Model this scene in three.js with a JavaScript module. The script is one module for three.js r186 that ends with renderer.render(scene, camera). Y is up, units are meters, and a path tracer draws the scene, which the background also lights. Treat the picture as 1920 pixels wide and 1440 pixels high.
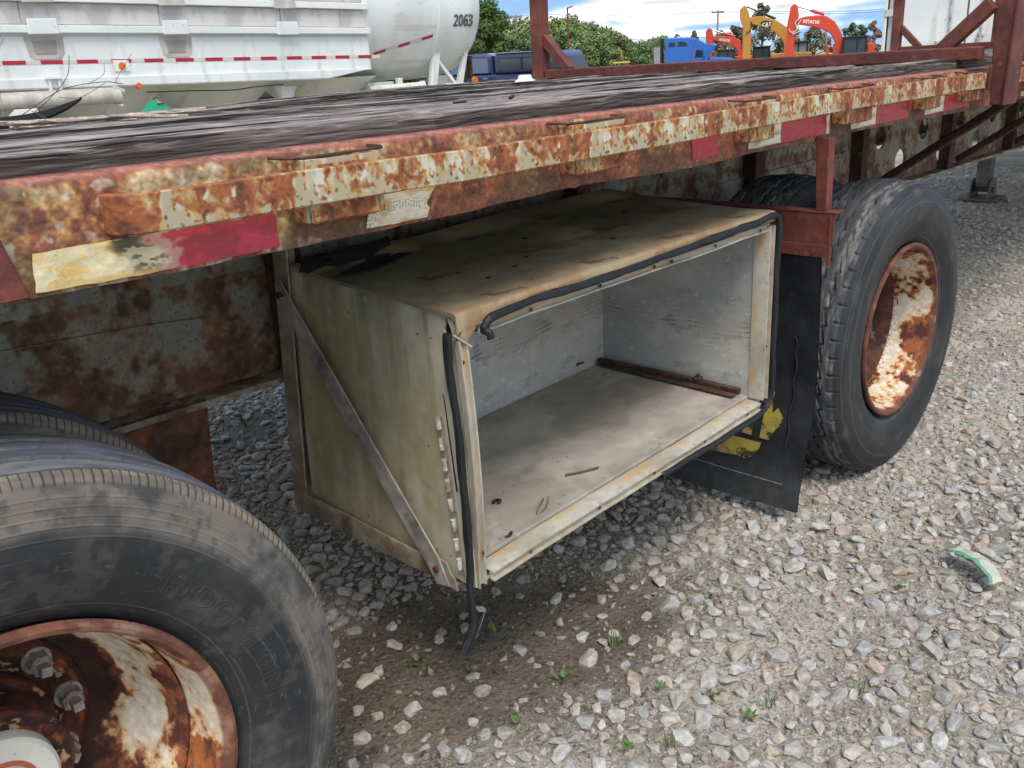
import * as THREE from 'three';
import { mergeGeometries, toCreasedNormals, mergeVertices } from 'three/addons/utils/BufferGeometryUtils.js';
import { RoundedBoxGeometry } from 'three/addons/geometries/RoundedBoxGeometry.js';
import { ConvexGeometry } from 'three/addons/geometries/ConvexGeometry.js';
import { TextGeometry } from 'three/addons/geometries/TextGeometry.js';
import { FontLoader } from 'three/addons/loaders/FontLoader.js';

// ---------------------------------------------------------------- camera, sky, sun, exposure
const scene = new THREE.Scene();
const camera = new THREE.PerspectiveCamera(46.65, 4 / 3, 0.05, 4000);
camera.position.set(-1.0656, 1.4382, 1.2223);
camera.rotation.order = 'YXZ';
camera.rotation.set(-0.345, -0.7767, -0.0559);
camera.updateMatrixWorld();

const renderer = new THREE.WebGLRenderer({ antialias: true });
renderer.setSize(1024, 768);
renderer.toneMapping = THREE.LinearToneMapping;
renderer.toneMappingExposure = 2.2;
renderer.shadowMap.enabled = true;

const SUN_DIR = new THREE.Vector3(-0.3, 0.84, 0.42).normalize();
const sun = new THREE.DirectionalLight(0xfff5ea, 1.25);
sun.position.copy(SUN_DIR).multiplyScalar(60);
sun.castShadow = true;
sun.shadow.radius = 42;
sun.shadow.mapSize.set(4096, 4096);
Object.assign(sun.shadow.camera, { left: -25, right: 25, top: 25, bottom: -25, near: 1, far: 160 });
scene.add(sun, sun.target);

// ---------------------------------------------------------------- random numbers and tileable noise fields
function rng(seed) {
  let a = seed >>> 0;
  return () => { a = (a + 0x6d2b79f5) | 0; let t = Math.imul(a ^ (a >>> 15), 1 | a); t = (t + Math.imul(t ^ (t >>> 7), 61 | t)) ^ t; return ((t ^ (t >>> 14)) >>> 0) / 4294967296; };
}
const clamp = (x, a = 0, b = 1) => Math.min(b, Math.max(a, x));
const mix = (a, b, t) => a + (b - a) * t;
const sstep = (a, b, x) => { const t = clamp((x - a) / (b - a)); return t * t * (3 - 2 * t); };
const N = 512;
function field(base, octaves, seed, gain = 0.5) {            // tileable fractal noise, mean 0 and deviation 1
  const f = new Float32Array(N * N);
  let amp = 1;
  for (let o = 0; o < octaves; o++, amp *= gain) {
    const n = base << o;
    if (n > N) break;
    const r = rng(seed * 131 + o * 17 + 3), lat = new Float32Array(n * n);
    for (let i = 0; i < n * n; i++) lat[i] = r();
    for (let y = 0; y < N; y++) {
      const fy = (y / N) * n, y0 = Math.floor(fy), ty = fy - y0, sy = ty * ty * (3 - 2 * ty), a = (y0 % n) * n, b = ((y0 + 1) % n) * n;
      for (let x = 0; x < N; x++) {
        const fx = (x / N) * n, x0 = Math.floor(fx), tx = fx - x0, sx = tx * tx * (3 - 2 * tx), c = x0 % n, d = (x0 + 1) % n;
        const p = lat[a + c], q = lat[b + c];
        const top = p + (lat[a + d] - p) * sx, bot = q + (lat[b + d] - q) * sx;
        f[y * N + x] += amp * (top + (bot - top) * sy);
      }
    }
  }
  let m = 0, v = 0;
  for (const x of f) m += x;
  m /= f.length;
  for (const x of f) v += (x - m) * (x - m);
  v = Math.sqrt(v / f.length) || 1;
  for (let i = 0; i < f.length; i++) f[i] = (f[i] - m) / v;
  return f;
}
const FA = field(4, 7, 1), FB = field(4, 7, 2), FC = field(8, 6, 3), FD = field(4, 7, 4, 0.65), FE = field(64, 3, 5), FF = field(2, 4, 6);
function S(f, u, v) {                                        // bilinear look-up, one tile = 1
  u = (u - Math.floor(u)) * N; v = (v - Math.floor(v)) * N;
  const x0 = u | 0, y0 = v | 0, tx = u - x0, ty = v - y0, x1 = (x0 + 1) & (N - 1), y1 = (y0 + 1) & (N - 1), xa = x0 & (N - 1), ya = (y0 & (N - 1)) * N, yb = y1 * N;
  const p = f[ya + xa], q = f[yb + xa];
  const a = p + (f[ya + x1] - p) * tx, b = q + (f[yb + x1] - q) * tx;
  return a + (b - a) * ty;
}

// ---------------------------------------------------------------- computed textures
// fn(u, v, o) sets o.c = [r, g, b] (sRGB 0..255), o.h = relief 0..1, o.q = roughness
function tex(w, h, fn) {
  const a = new Uint8Array(w * h * 4), b = new Uint8Array(w * h * 4), o = { c: [0, 0, 0], h: 0.5, q: 0.8 };
  for (let y = 0; y < h; y++) for (let x = 0; x < w; x++) {
    fn((x + 0.5) / w, (y + 0.5) / h, o);
    const i = (y * w + x) * 4;
    for (let k = 0; k < 3; k++) a[i + k] = clamp(o.c[k], 0, 255);
    a[i + 3] = 255;
    b[i] = clamp(o.h) * 255; b[i + 1] = clamp(o.q) * 255; b[i + 2] = 0; b[i + 3] = 255;
  }
  const mk = (d, srgb) => { const t = new THREE.DataTexture(d, w, h); t.wrapS = t.wrapT = THREE.RepeatWrapping; t.magFilter = THREE.LinearFilter; t.minFilter = THREE.LinearFilter; if (srgb) t.colorSpace = THREE.SRGBColorSpace; t.needsUpdate = true; return t; };
  return { map: mk(a, true), aux: mk(b, false) };
}
const mix3 = (a, b, t) => [mix(a[0], b[0], t), mix(a[1], b[1], t), mix(a[2], b[2], t)];
const mul3 = (a, k) => [a[0] * k, a[1] * k, a[2] * k];
// a material from a texture whose tile measures wm x hm metres (uv in metres)
function mat(name, t, wm, hm, bump, extra = {}) {
  const use = (s) => { const c = s.clone(); c.repeat.set(1 / wm, 1 / hm); c.needsUpdate = true; return c; };
  const m = new THREE.MeshPhysicalMaterial({ name, map: use(t.map), roughness: 1, metalness: 0, ...extra });
  if (bump) { m.bumpMap = use(t.aux); m.bumpScale = bump; }
  m.roughnessMap = use(t.aux);
  return m;
}
const plain = (name, hex, roughness = 0.6, extra = {}) => new THREE.MeshPhysicalMaterial({ name, color: hex, roughness, ...extra });

// ---------------------------------------------------------------- geometry helpers
const V = (x, y, z) => new THREE.Vector3(x, y, z);
function planarUV(g, ox = 0, oy = 0) {                       // uv in metres on the plane each face lies closest to
  if (g.index) g = g.toNonIndexed();
  const p = g.attributes.position, uv = new Float32Array(p.count * 2), a = V(0, 0, 0), b = V(0, 0, 0), c = V(0, 0, 0), n = V(0, 0, 0);
  for (let i = 0; i < p.count; i += 3) {
    a.fromBufferAttribute(p, i); b.fromBufferAttribute(p, i + 1); c.fromBufferAttribute(p, i + 2);
    n.copy(b).sub(a).cross(c.clone().sub(a));
    const x = Math.abs(n.x), y = Math.abs(n.y), z = Math.abs(n.z);
    [a, b, c].forEach((q, k) => {
      const [s, t] = x > y && x > z ? [q.z, q.y] : y > z ? [q.x, q.z] : [q.x, q.y];
      uv[(i + k) * 2] = s + ox; uv[(i + k) * 2 + 1] = t + oy;
    });
  }
  g.setAttribute('uv', new THREE.BufferAttribute(uv, 2));
  if (!g.attributes.normal) g.computeVertexNormals();
  return g;
}
function box(x0, x1, y0, y1, z0, z1, r = 0.002) {            // a box with chamfered edges
  const w = x1 - x0, h = y1 - y0, d = z1 - z0, k = Math.min(r, w / 2.2, h / 2.2, d / 2.2);
  const g = k > 0 ? new RoundedBoxGeometry(w, h, d, 1, k) : new THREE.BoxGeometry(w, h, d);
  return planarUV(g.translate((x0 + x1) / 2, (y0 + y1) / 2, (z0 + z1) / 2));
}
function bar(a, b, w, h, r = 0.003, up = V(0, 1, 0)) {       // a square bar from a to b, w across and h along up
  const d = b.clone().sub(a), L = d.length();
  const z = d.normalize(), x = up.clone().cross(z).normalize(), y = z.clone().cross(x);
  const g = planarUV(new RoundedBoxGeometry(w, h, L, 1, Math.min(r, w / 2.2, h / 2.2)));
  return g.applyMatrix4(new THREE.Matrix4().makeBasis(x, y, z).setPosition(a.clone().add(b).multiplyScalar(0.5)));
}
function rod(pts, r, seg = 8, n) {
  const c = new THREE.CatmullRomCurve3(pts.map((p) => (p.isVector3 ? p : V(...p))), false, 'catmullrom', 0.5);
  return planarUV(new THREE.TubeGeometry(c, n ?? pts.length * 6, r, seg));
}
function cyl(a, b, r0, r1 = r0, seg = 20) {
  const d = b.clone().sub(a), g = new THREE.CylinderGeometry(r1, r0, d.length(), seg);
  g.applyQuaternion(new THREE.Quaternion().setFromUnitVectors(V(0, 1, 0), d.clone().normalize()));
  return planarUV(g.translate((a.x + b.x) / 2, (a.y + b.y) / 2, (a.z + b.z) / 2));
}
function shapeOf(pts) { const s = new THREE.Shape(); pts.forEach((p, i) => (i ? s.lineTo(p[0], p[1]) : s.moveTo(p[0], p[1]))); s.closePath(); return s; }
function slab(pts, depth, bevel = 0, holes = [], smooth = false) { // an outline in x, y with thickness along z, centred on z = 0
  const s = smooth ? new THREE.Shape(new THREE.CatmullRomCurve3(pts.map((p) => V(p[0], p[1], 0)), true).getPoints(pts.length * 5).map((p) => new THREE.Vector2(p.x, p.y))) : shapeOf(pts);
  for (const h of holes) s.holes.push(shapeOf(h));
  const g = new THREE.ExtrudeGeometry(s, { depth: depth - 2 * bevel, bevelEnabled: bevel > 0, bevelSize: bevel, bevelThickness: bevel, bevelOffset: -bevel, bevelSegments: 1, curveSegments: 10 });
  return planarUV(g.translate(0, 0, -depth / 2 + bevel));
}
function slabX(pts, x0, x1, bevel = 0, holes = []) {         // an outline in z, y with thickness along x
  return slab(pts.map(([z, y]) => [-z, y]), x1 - x0, bevel, holes.map((h) => h.map(([z, y]) => [-z, y]))).rotateY(Math.PI / 2).translate((x0 + x1) / 2, 0, 0);
}
// a closed outline in (z, y) drawn along x; each side has its own crisp edge; move(p) may displace every point
function sweep(outline, xs, move) {
  const pos = [], uv = [], idx = [], n = outline.length;
  let run = 0;
  for (let k = 0; k < n; k++) {
    const a = outline[k], b = outline[(k + 1) % n], len = Math.hypot(b[0] - a[0], b[1] - a[1]), base = pos.length / 3;
    for (const x of xs) for (const [q, t] of [[a, 0], [b, len]]) {
      const p = V(x, q[1], q[0]);
      if (move) move(p);
      pos.push(p.x, p.y, p.z); uv.push(x, run + t);
    }
    for (let i = 0; i < xs.length - 1; i++) { const o = base + i * 2; idx.push(o, o + 1, o + 2, o + 1, o + 3, o + 2); }
    run += len;
  }
  const g = new THREE.BufferGeometry();
  g.setAttribute('position', new THREE.Float32BufferAttribute(pos, 3));
  g.setAttribute('uv', new THREE.Float32BufferAttribute(uv, 2));
  g.setIndex(idx);
  const caps = [xs[0], xs[xs.length - 1]].map((x, i) => {
    const s = new THREE.ShapeGeometry(shapeOf(outline));
    const p = s.attributes.position;
    for (let j = 0; j < p.count; j++) { const q = V(x, p.getY(j), p.getX(j)); if (move) move(q); p.setXYZ(j, q.x, q.y, q.z); }
    if (i === 0) for (let j = 0; j < s.index.count; j += 3) { const t = s.index.getX(j); s.index.setX(j, s.index.getX(j + 1)); s.index.setX(j + 1, t); }
    return s;
  });
  const all = [g, ...caps].map((q) => { const m = q.toNonIndexed(); m.deleteAttribute('normal'); return m; });
  return toCreasedNormals(mergeGeometries(all), 0.7);
}
const range = (a, b, n) => Array.from({ length: n + 1 }, (_, i) => a + ((b - a) * i) / n);

// ---------------------------------------------------------------- things, parts
const used = {};
function numbered(name) { const k = (used[name] = (used[name] ?? -1) + 1); return k ? `${name}_${String(k).padStart(3, '0')}` : name; }
function tag(o, label, category, group, kind) { Object.assign(o.userData, { label, category }); if (group) o.userData.group = group; if (kind) o.userData.kind = kind; return o; }
function thing(name, label, category, pos = [0, 0, 0], turn = 0, group) {
  const o = new THREE.Group();
  o.name = numbered(name); o.position.set(...pos); o.rotation.y = turn;
  scene.add(o);
  return tag(o, label, category, group);
}
function part(name, geo, m, parent, label) {
  const list = Array.isArray(geo) ? geo.map((g) => { const q = g.index ? g.toNonIndexed() : g; for (const k of Object.keys(q.attributes)) if (!['position', 'normal', 'uv'].includes(k)) q.deleteAttribute(k); return q; }) : null;
  const g = list ? (list.length > 1 ? mergeGeometries(list) : list[0]) : geo;
  const o = new THREE.Mesh(g, m);
  o.name = name; o.castShadow = o.receiveShadow = true;
  if (label) o.userData.label = label;
  parent.add(o);
  return o;
}
function lone(name, geo, m, label, category, group) { const o = part(numbered(name), geo, m, scene); return tag(o, label, category, group); }
function sub(name, parent, label) { const o = new THREE.Group(); o.name = name; if (label) o.userData.label = label; parent.add(o); return o; }
const font = await new FontLoader().loadAsync('fonts/droid/droid_sans_bold.typeface.json');
function words(text, size, depth = 0.01) {
  const g = new TextGeometry(text, { font, size, depth, curveSegments: 4 });
  g.computeBoundingBox();
  return planarUV(g.translate(-(g.boundingBox.max.x + g.boundingBox.min.x) / 2, -(g.boundingBox.max.y + g.boundingBox.min.y) / 2, 0));
}

// ---------------------------------------------------------------- the sky: broken cloud over pale blue
{
  const w = 2048, h = 1024, d = new Float32Array(w * h * 4);
  const blue = [0.13, 0.24, 0.42], low = [0.17, 0.29, 0.45];
  for (let y = 0; y < h; y++) {
    const el = ((y + 0.5) / h - 0.5) * Math.PI, s = Math.sin(el);
    for (let x = 0; x < w; x++) {
      const az = ((x + 0.5) / w - 0.5) * Math.PI * 2, i = (y * w + x) * 4;
      let r, g, b;
      if (s < 0) { r = 0.30; g = 0.28; b = 0.25; }
      else {
        // a flat layer of cloud seen from below, flattening towards the horizon
        const k = 1 / (s + 0.055), cx = Math.cos(az) * k * 0.045, cz = Math.sin(az) * k * 0.045;
        const n = S(FA, cx + 0.31, cz + 0.12) * 0.65 + S(FD, cx * 2.7 + 0.2, cz * 2.7) * 0.45 + S(FB, az * 0.8, el * 2.4 + 0.1) * 0.42;
        const cover = sstep(-0.15, 0.7, n), thick = sstep(0.2, 1.7, n + 0.25 * S(FC, cx * 5, cz * 5));
        const t = Math.pow(1 - s, 5), sky = [mix(blue[0], low[0], t), mix(blue[1], low[1], t), mix(blue[2], low[2], t)];
        const lit = mix(0.80, 0.42, thick) * (0.95 + 0.08 * S(FC, cx * 7, cz * 7 + el * 9));
        const near = Math.pow(clamp(Math.cos(el) * Math.cos(az - Math.atan2(SUN_DIR.z, SUN_DIR.x)) * Math.hypot(SUN_DIR.x, SUN_DIR.z) + s * SUN_DIR.y), 6);
        const q = lit * (1 + 0.5 * near);
        r = mix(sky[0], q * 1.0, cover); g = mix(sky[1], q, cover); b = mix(sky[2], q * 1.0, cover);
      }
      d[i] = r; d[i + 1] = g; d[i + 2] = b; d[i + 3] = 1;
    }
  }
  const t = new THREE.DataTexture(d, w, h, THREE.RGBAFormat, THREE.FloatType);
  t.mapping = THREE.EquirectangularReflectionMapping;
  t.magFilter = t.minFilter = THREE.LinearFilter;
  t.needsUpdate = true;
  scene.background = t;
  scene.environment = t;
}
// ---------------------------------------------------------------- surfaces
const RUST = [104, 55, 38], RUST_DARK = [62, 34, 28], RUST_ORANGE = [158, 88, 40], OCHRE = [186, 136, 72];
function rustColor(n, m) { return m > 0 ? mix3(RUST, RUST_ORANGE, clamp(m * 0.45)) : mix3(RUST, RUST_DARK, clamp(-m * 0.5 + n * 0.1)); }

// old cream paint breaking up into streaks and dots of rust (rub rail)
const tRail = tex(2048, 96, (u, v, o) => {
  const x = u < 0.8 ? u * 4 : u * 4 - 4, k = sstep(0.7, 2.3, x), wx = u + 0.0012 * S(FC, u * 20, v), wy = v + 0.05 * S(FB, u * 24, v);
  const n = S(FA, wx * 18, wy * 0.55 + 0.2) * 0.6 + S(FB, wx * 60, wy * 1.2) * 0.42 + S(FC, wx * 70, wy * 2.2) * 0.34 + S(FA, u * 6, 0.37) * 0.55 + k * 0.5 + 0.2 + 0.45 * sstep(-0.56, -0.61, x);
  const dots = S(FC, u * 60 + 0.3, v * 2.4) + 0.5 * S(FE, u * 9, v * 0.5), run = S(FB, u * 90 + 0.2, v * 0.35);
  const r = Math.max(sstep(0.05, 0.95, n), sstep(1.3, 1.8, dots) * 0.85), halo = sstep(-1.3, 0.2, n + 0.3 * dots + 0.45 * run), fine = S(FE, u * 14, v * 0.7);
  let c = mix3([170, 160, 132], [202, 196, 178], sstep(0.0, 1.5, S(FB, u * 60, v)));
  c = mix3(c, mix3([186, 152, 94], [166, 114, 62], sstep(-0.5, 0.2, n)), halo * 0.92);
  c = mix3(c, mix3([138, 80, 50], S(FD, u * 40, v * 2) > 0 ? [158, 96, 56] : [96, 58, 42], clamp(Math.abs(S(FD, u * 40, v * 2)) * 0.6)), r);
  o.c = mul3(c, 1 + 0.05 * fine * r);
  o.h = 0.6 - 0.25 * r + (0.14 * S(FC, u * 90, v * 4) + 0.1 * fine) * r; o.q = mix(0.58, 0.9, Math.max(r, halo * 0.5));
});
const tSide = tex(2048, 160, (u, v, o) => {
  const x = u < 0.8 ? u * 4 : u * 4 - 4, y = v * 0.32, upper = sstep(0.115, 0.165, y), lip = sstep(0.208, 0.218, y), left = sstep(0.0, -0.5, x);
  const n = S(FA, u * 14 + 0.6, v * 1.1) * 0.6 + S(FB, u * 40, v * 3 + 0.4) * 0.5 + S(FC, u * 50, v * 4) * 0.35 + (upper - 0.9) * 0.55 + left * 0.8 - 2.2 * lip;
  const fleck = sstep(0.7, 1.4, n), edge = sstep(0.0, 0.9, n), m = S(FC, u * 60, v * 5), fine = S(FE, u * 16, v * 1.3);
  let c = mix3([140, 82, 60], [106, 62, 48], sstep(-0.9, 1.1, S(FD, u * 20, v * 1.6)));
  c = mix3(c, [144, 92, 66], sstep(-0.2, 1.4, S(FB, u * 12, v)) * 0.6);
  c = mix3(c, [78, 50, 42], sstep(0.5, 1.6, S(FA, u * 24, v * 2 + 0.5)) * 0.5);
  c = mix3(c, [154, 110, 70], edge * 0.7);
  c = mix3(c, mix3([176, 138, 86], [194, 176, 138], sstep(1.3, 2.0, n)), fleck * 0.8);
  c = mix3(c, [84, 72, 50], sstep(0.5, 1.6, S(FA, u * 9 + 0.4, v + 0.3) + left * 0.4) * 0.55 * (1 - lip));
  c = mix3(c, [178, 172, 156], left * sstep(1.0, 1.6, S(FC, u * 26 + 0.5, v * 2)) * 0.6 * (1 - lip));
  c = mix3(c, mix3([164, 108, 94], [138, 86, 72], sstep(-1, 1, S(FB, u * 30, v * 3))), lip * 0.8);  // sky reflection on the lip painted in as a paler, pinker colour
  o.c = mul3(c, 1 + 0.06 * m + 0.05 * fine);
  o.h = 0.45 + (0.14 * m + 0.12 * fine) * (1 - 0.7 * lip) + 0.16 * fleck; o.q = mix(0.84, 0.58, lip);
});
// grey-white frame paint with blotches and runs of rust
const tBeam = tex(1024, 512, (u, v, o) => {
  const n = S(FA, u * 5, v * 1.8 + 0.1) * 0.6 + S(FB, u * 11, v * 4.4) * 0.5 + S(FC, u * 14, v * 7) * 0.4 + 0.12;
  const r = sstep(-0.5, 1.5, n), halo = sstep(-1.3, 0.5, n), m = S(FC, u * 24, v * 12);
  let c = mix3([136, 136, 126], [160, 157, 144], sstep(-1, 1.2, S(FB, u * 3 + 0.3, v) + 0.4 * S(FC, u * 6, v * 3)));
  c = mix3(c, [134, 114, 90], halo * 0.75);
  c = mix3(c, mix3(mix3([104, 76, 58], [78, 60, 50], sstep(-0.3, 1, S(FD, u * 8, v * 4))), [132, 94, 62], sstep(0.2, 1.6, S(FA, u * 9 + 0.4, v * 4)) * 0.8), r);
  c = mix3(c, [86, 64, 50], sstep(1.2, 1.8, m) * 0.5);
  o.c = mul3(c, 1 + 0.04 * m);
  o.h = 0.5 - 0.18 * r + 0.14 * m * r; o.q = mix(0.75, 0.92, r);
});
// brown oxide coating on the stake frames
const tPrimer = tex(512, 512, (u, v, o) => {
  const n = S(FA, u, v), m = S(FC, u * 3, v * 3);
  o.c = mul3(mix3([112, 58, 44], [88, 46, 40], sstep(-1.2, 1.4, n)), 1 + 0.045 * m + 0.04 * S(FE, u * 2, v * 2));
  const spot = sstep(1.7, 2.2, S(FC, u * 2 + 0.4, v * 2)); o.c = mix3(o.c, [146, 98, 74], spot * 0.5);
  o.h = 0.5 + 0.14 * m; o.q = 0.74 + 0.08 * n;
});
// dark heavily rusted steel below
const tDark = tex(512, 512, (u, v, o) => {
  const n = S(FA, u * 2, v * 2), m = S(FC, u * 4, v * 4);
  o.c = mul3(mix3([86, 58, 44], [58, 44, 38], sstep(-1, 1.2, n)), 1 + 0.09 * m);
  o.h = 0.5 + 0.2 * m; o.q = 0.92;
});
// weathered boards: long grey fibres, dark checks, pale splinters
const tWood = tex(2048, 512, (u, v, o) => {
  const wob = 0.003 * S(FF, u, v * 0.5), w = v + wob;
  const g = S(FA, u * 1.5, w * 5), f = S(FB, u * 3, w * 20), ff = S(FC, u * 5, w * 24), l = S(FA, u * 3 + 0.3, w * 12 + 0.4);
  const check = sstep(1.0, 1.5, S(FB, u * 2, w * 9 + 0.37) + 0.3 * l), splint = sstep(0.85, 1.5, S(FB, u * 4 + 0.5, w * 12 + 0.2) * 0.8 + 0.5 * ff);
  let c = mix3([142, 133, 127], [112, 104, 100], sstep(-1.2, 1.2, g + 0.4 * l));
  c = mul3(c, 1 + 0.09 * f + 0.09 * ff);
  c = mix3(c, [206, 200, 190], splint * 0.42);
  c = mix3(c, [60, 55, 53], check * 0.75);
  o.c = c; o.h = 0.55 + 0.12 * f + 0.1 * ff + 0.08 * l - 0.4 * check + 0.1 * splint; o.q = 0.92;
});
// wheel paint: cream, eaten by bright and dark rust
const finishRim = ([o, c, r, u, v], lip, dark) => {
  c = mix3(c, mix3([112, 72, 58], [92, 60, 48], sstep(-1, 1, S(FA, u * 4, v))), lip * 0.75); c = mix3(c, mix3([62, 38, 32], [40, 26, 25], sstep(-1, 1, S(FA, u * 3, v * 2))), dark);
  o.c = mul3(c, 1 + 0.04 * S(FC, u * 10, v * 5)); o.h = 0.6 - 0.25 * r + 0.14 * Math.max(r, dark) * S(FC, u * 12, v * 6); o.q = mix(0.5, 0.88, Math.max(r, dark));
};
const rimTile = (bias, lip, dark) => tex(1024, 512, (u, v, o) => {
  const n = S(FA, u * 2 + 0.15, v * 1.3) * 0.75 + S(FB, u * 5, v * 3) * 0.5 + S(FC, u * 8, v * 4) * 0.3;
  const k = n + bias(v), r = sstep(0.05, 0.75, k), halo = sstep(-0.95, 0.25, k), spot = sstep(1.7, 2.1, S(FC, u * 12 + 0.2, v * 6) + 0.3 * n);
  let c = mix3([216, 206, 184], [226, 218, 200], sstep(-1, 1, S(FB, u, v)));
  c = mix3(c, mix3([212, 176, 130], [176, 112, 66], sstep(-0.1, 0.5, k)), halo * 0.9);
  const d = S(FD, u * 5, v * 3);
  c = mix3(c, d > 0 ? mix3([124, 72, 48], [164, 96, 52], clamp(d * 0.7)) : mix3([124, 72, 48], [84, 46, 38], clamp(-d * 1.1)), Math.max(r, spot * 0.85));
  finishRim([o, c, r, u, v], lip(v), dark(v + 0.03 * n));
});
const none = () => 0, lipBand = (v) => sstep(0.145, 0.12, v);
const tRim = rimTile((v) => 0.45 - 0.5 * sstep(0.2, 0.16, v), lipBand, none);
const tRimCream = rimTile((v) => 1.05 - 2.3 * sstep(0.27, 0.35, v), lipBand, none);
const tDisc = rimTile((v) => 0.18 + 0.7 * sstep(0.08, 0.02, v) + 0.5 * sstep(0.24, 0.34, v), none, (v) => sstep(0.33, 0.39, v));
const tDiscDark = rimTile((v) => 1.3, none, (v) => 0.55 + 0.35 * sstep(0.06, 0.2, v));
const tHubRust = tex(512, 256, (u, v, o) => {
  const n = S(FA, u * 2, v * 2), m = S(FC, u * 3, v * 3), p = sstep(1.6, 2.2, n + 0.5 * m);
  let c = mix3([84, 46, 34], [46, 27, 24], sstep(-1, 0.9, n)); c = mix3(c, [138, 74, 34], sstep(0.7, 1.8, S(FB, u * 3, v * 3)) * 0.8);
  o.c = mix3(mul3(c, 1 + 0.08 * m), [205, 178, 128], p * 0.7); o.h = 0.5 + 0.2 * m + 0.2 * p; o.q = 0.9;
});
// toolbox side: greyed olive laminate with algae and runs
const tBoxSide = tex(512, 512, (u, v, o) => {                // u: back (0) to front (1), v: bottom to top
  const n = S(FA, u, v * 0.5), run = S(FB, u * 3, v * 0.25 + 0.3), m = S(FC, u * 3, v * 3);
  let c = mix3([186, 180, 154], [166, 159, 126], sstep(-0.6, 1.3, run * 0.6 + 0.4 * n));
  c = mix3(c, [150, 145, 96], sstep(-0.2, 1.5, S(FF, u * 1.5 + 0.1, v * 0.5 + 0.25) + 0.3 * run) * 0.55 * sstep(0.98, 0.7, u));
  c = mix3(c, [206, 202, 184], sstep(0.66, 0.95, u + 0.05 * n) * 0.7);
  c = mix3(c, [104, 100, 86], sstep(0.9, 1.02, v + 0.03 * run) * 0.5);
  c = mix3(c, [118, 112, 92], sstep(0.8, 1.8, S(FB, u * 5 + 0.3, v * 0.5)) * 0.3 * sstep(0.3, 0.9, v));
  c = mix3(c, [204, 200, 180], sstep(2.0, 2.4, S(FC, u * 1.6 + 0.3, v * 1.6)) * 0.4);
  c = mix3(c, [70, 66, 56], sstep(2.5, 2.8, S(FC, u * 2.6 + 0.7, v * 2.6 + 0.1)) * 0.8);
  o.c = mul3(c, 1 + 0.02 * m); o.h = 0.5 + 0.06 * m + 0.1 * n; o.q = 0.62 + 0.05 * n;
});
const tBoxRoof = tex(1024, 512, (u, v, o) => {               // u along, v back to front
  const n = S(FA, u * 1.5, v), m = S(FC, u * 4, v * 2), b = S(FB, u * 2, v * 1.2), big = S(FF, u * 2, v + 0.2);
  let c = mix3([134, 122, 98], [152, 140, 114], sstep(-1.4, 1.4, n));
  c = mix3(c, [116, 114, 72], sstep(-0.9, 1.4, big + 0.3 * b + (0.55 - v) * 2) * 0.6);
  c = mix3(c, [122, 100, 76], sstep(-0.4, 1.6, b * 0.6 + n * 0.3 + (v - 0.4) * 1.2 + u * 0.5) * 0.6);
  c = mix3(c, mix3([178, 160, 124], [146, 112, 78], sstep(-0.6, 1.4, m + b)), sstep(0.93, 0.995, v + 0.008 * b) * 0.7);
  c = mix3(c, [76, 62, 50], sstep(1.5, 2.3, S(FD, u * 4 + 0.3, v * 3)) * 0.6);
  o.c = mul3(c, 1 + 0.035 * m); o.h = 0.5 + 0.1 * m + 0.08 * b; o.q = 0.7;
});
const tBoxIn = tex(1024, 512, (u, v, o) => {
  const n = S(FA, u, v), m = S(FC, u * 4, v * 3), band = Math.exp(-Math.pow((v - 0.40 - 0.04 * S(FF, u, 0.3)) / 0.09, 2));
  const line = S(FB, u * 4 + v * 1.5, v * 40 - u * 6), line2 = S(FB, u * 30 - v * 8, v * 6 + u * 9), blot = sstep(-0.6, 1.4, S(FA, u * 5 + 0.2, v * 4));
  let c = mix3([184, 183, 177], [164, 165, 162], sstep(-1.2, 1.2, n + 0.3 * m));
  c = mix3(c, [118, 122, 128], clamp(sstep(0.2, 1.8, line + 0.4 * m) * band * blot * 1.2));
  c = mix3(c, [136, 140, 146], sstep(0.8, 2.2, S(FD, u * 7 + 0.2, v * 5) + 0.3 * line2) * 0.5 * sstep(0.2, 0.6, u));
  c = mix3(c, [216, 216, 212], sstep(1.6, 2.2, line2 + 0.3 * S(FE, u, v)) * 0.55 + sstep(1.9, 2.4, line) * 0.4);
  c = mix3(c, [156, 138, 112], sstep(0.3, 2, S(FF, u + 0.6, v + 0.1)) * 0.22);
  o.c = mul3(c, 1 + 0.02 * m); o.h = 0.5 + 0.06 * m; o.q = 0.6 + 0.06 * n;
});
const tBoxFloor = tex(1024, 512, (u, v, o) => {
  const n = S(FA, u, v), m = S(FC, u * 3, v * 2), s = S(FB, u * 2 + 0.2, v * 2);
  let c = mix3([168, 162, 150], [146, 140, 128], sstep(-1, 1, n + 0.4 * s));
  c = mix3(c, [188, 182, 168], sstep(0.5, 1.9, S(FD, u * 2, v + 0.4)) * 0.45);
  c = mix3(c, [84, 76, 66], sstep(2.2, 2.6, S(FC, u * 6 + 0.3, v * 4)) * 0.7);
  o.c = mul3(c, 1 + 0.025 * m); o.h = 0.5 + 0.08 * m; o.q = clamp(0.45 + 0.1 * s + 0.08 * n);
});
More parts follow.
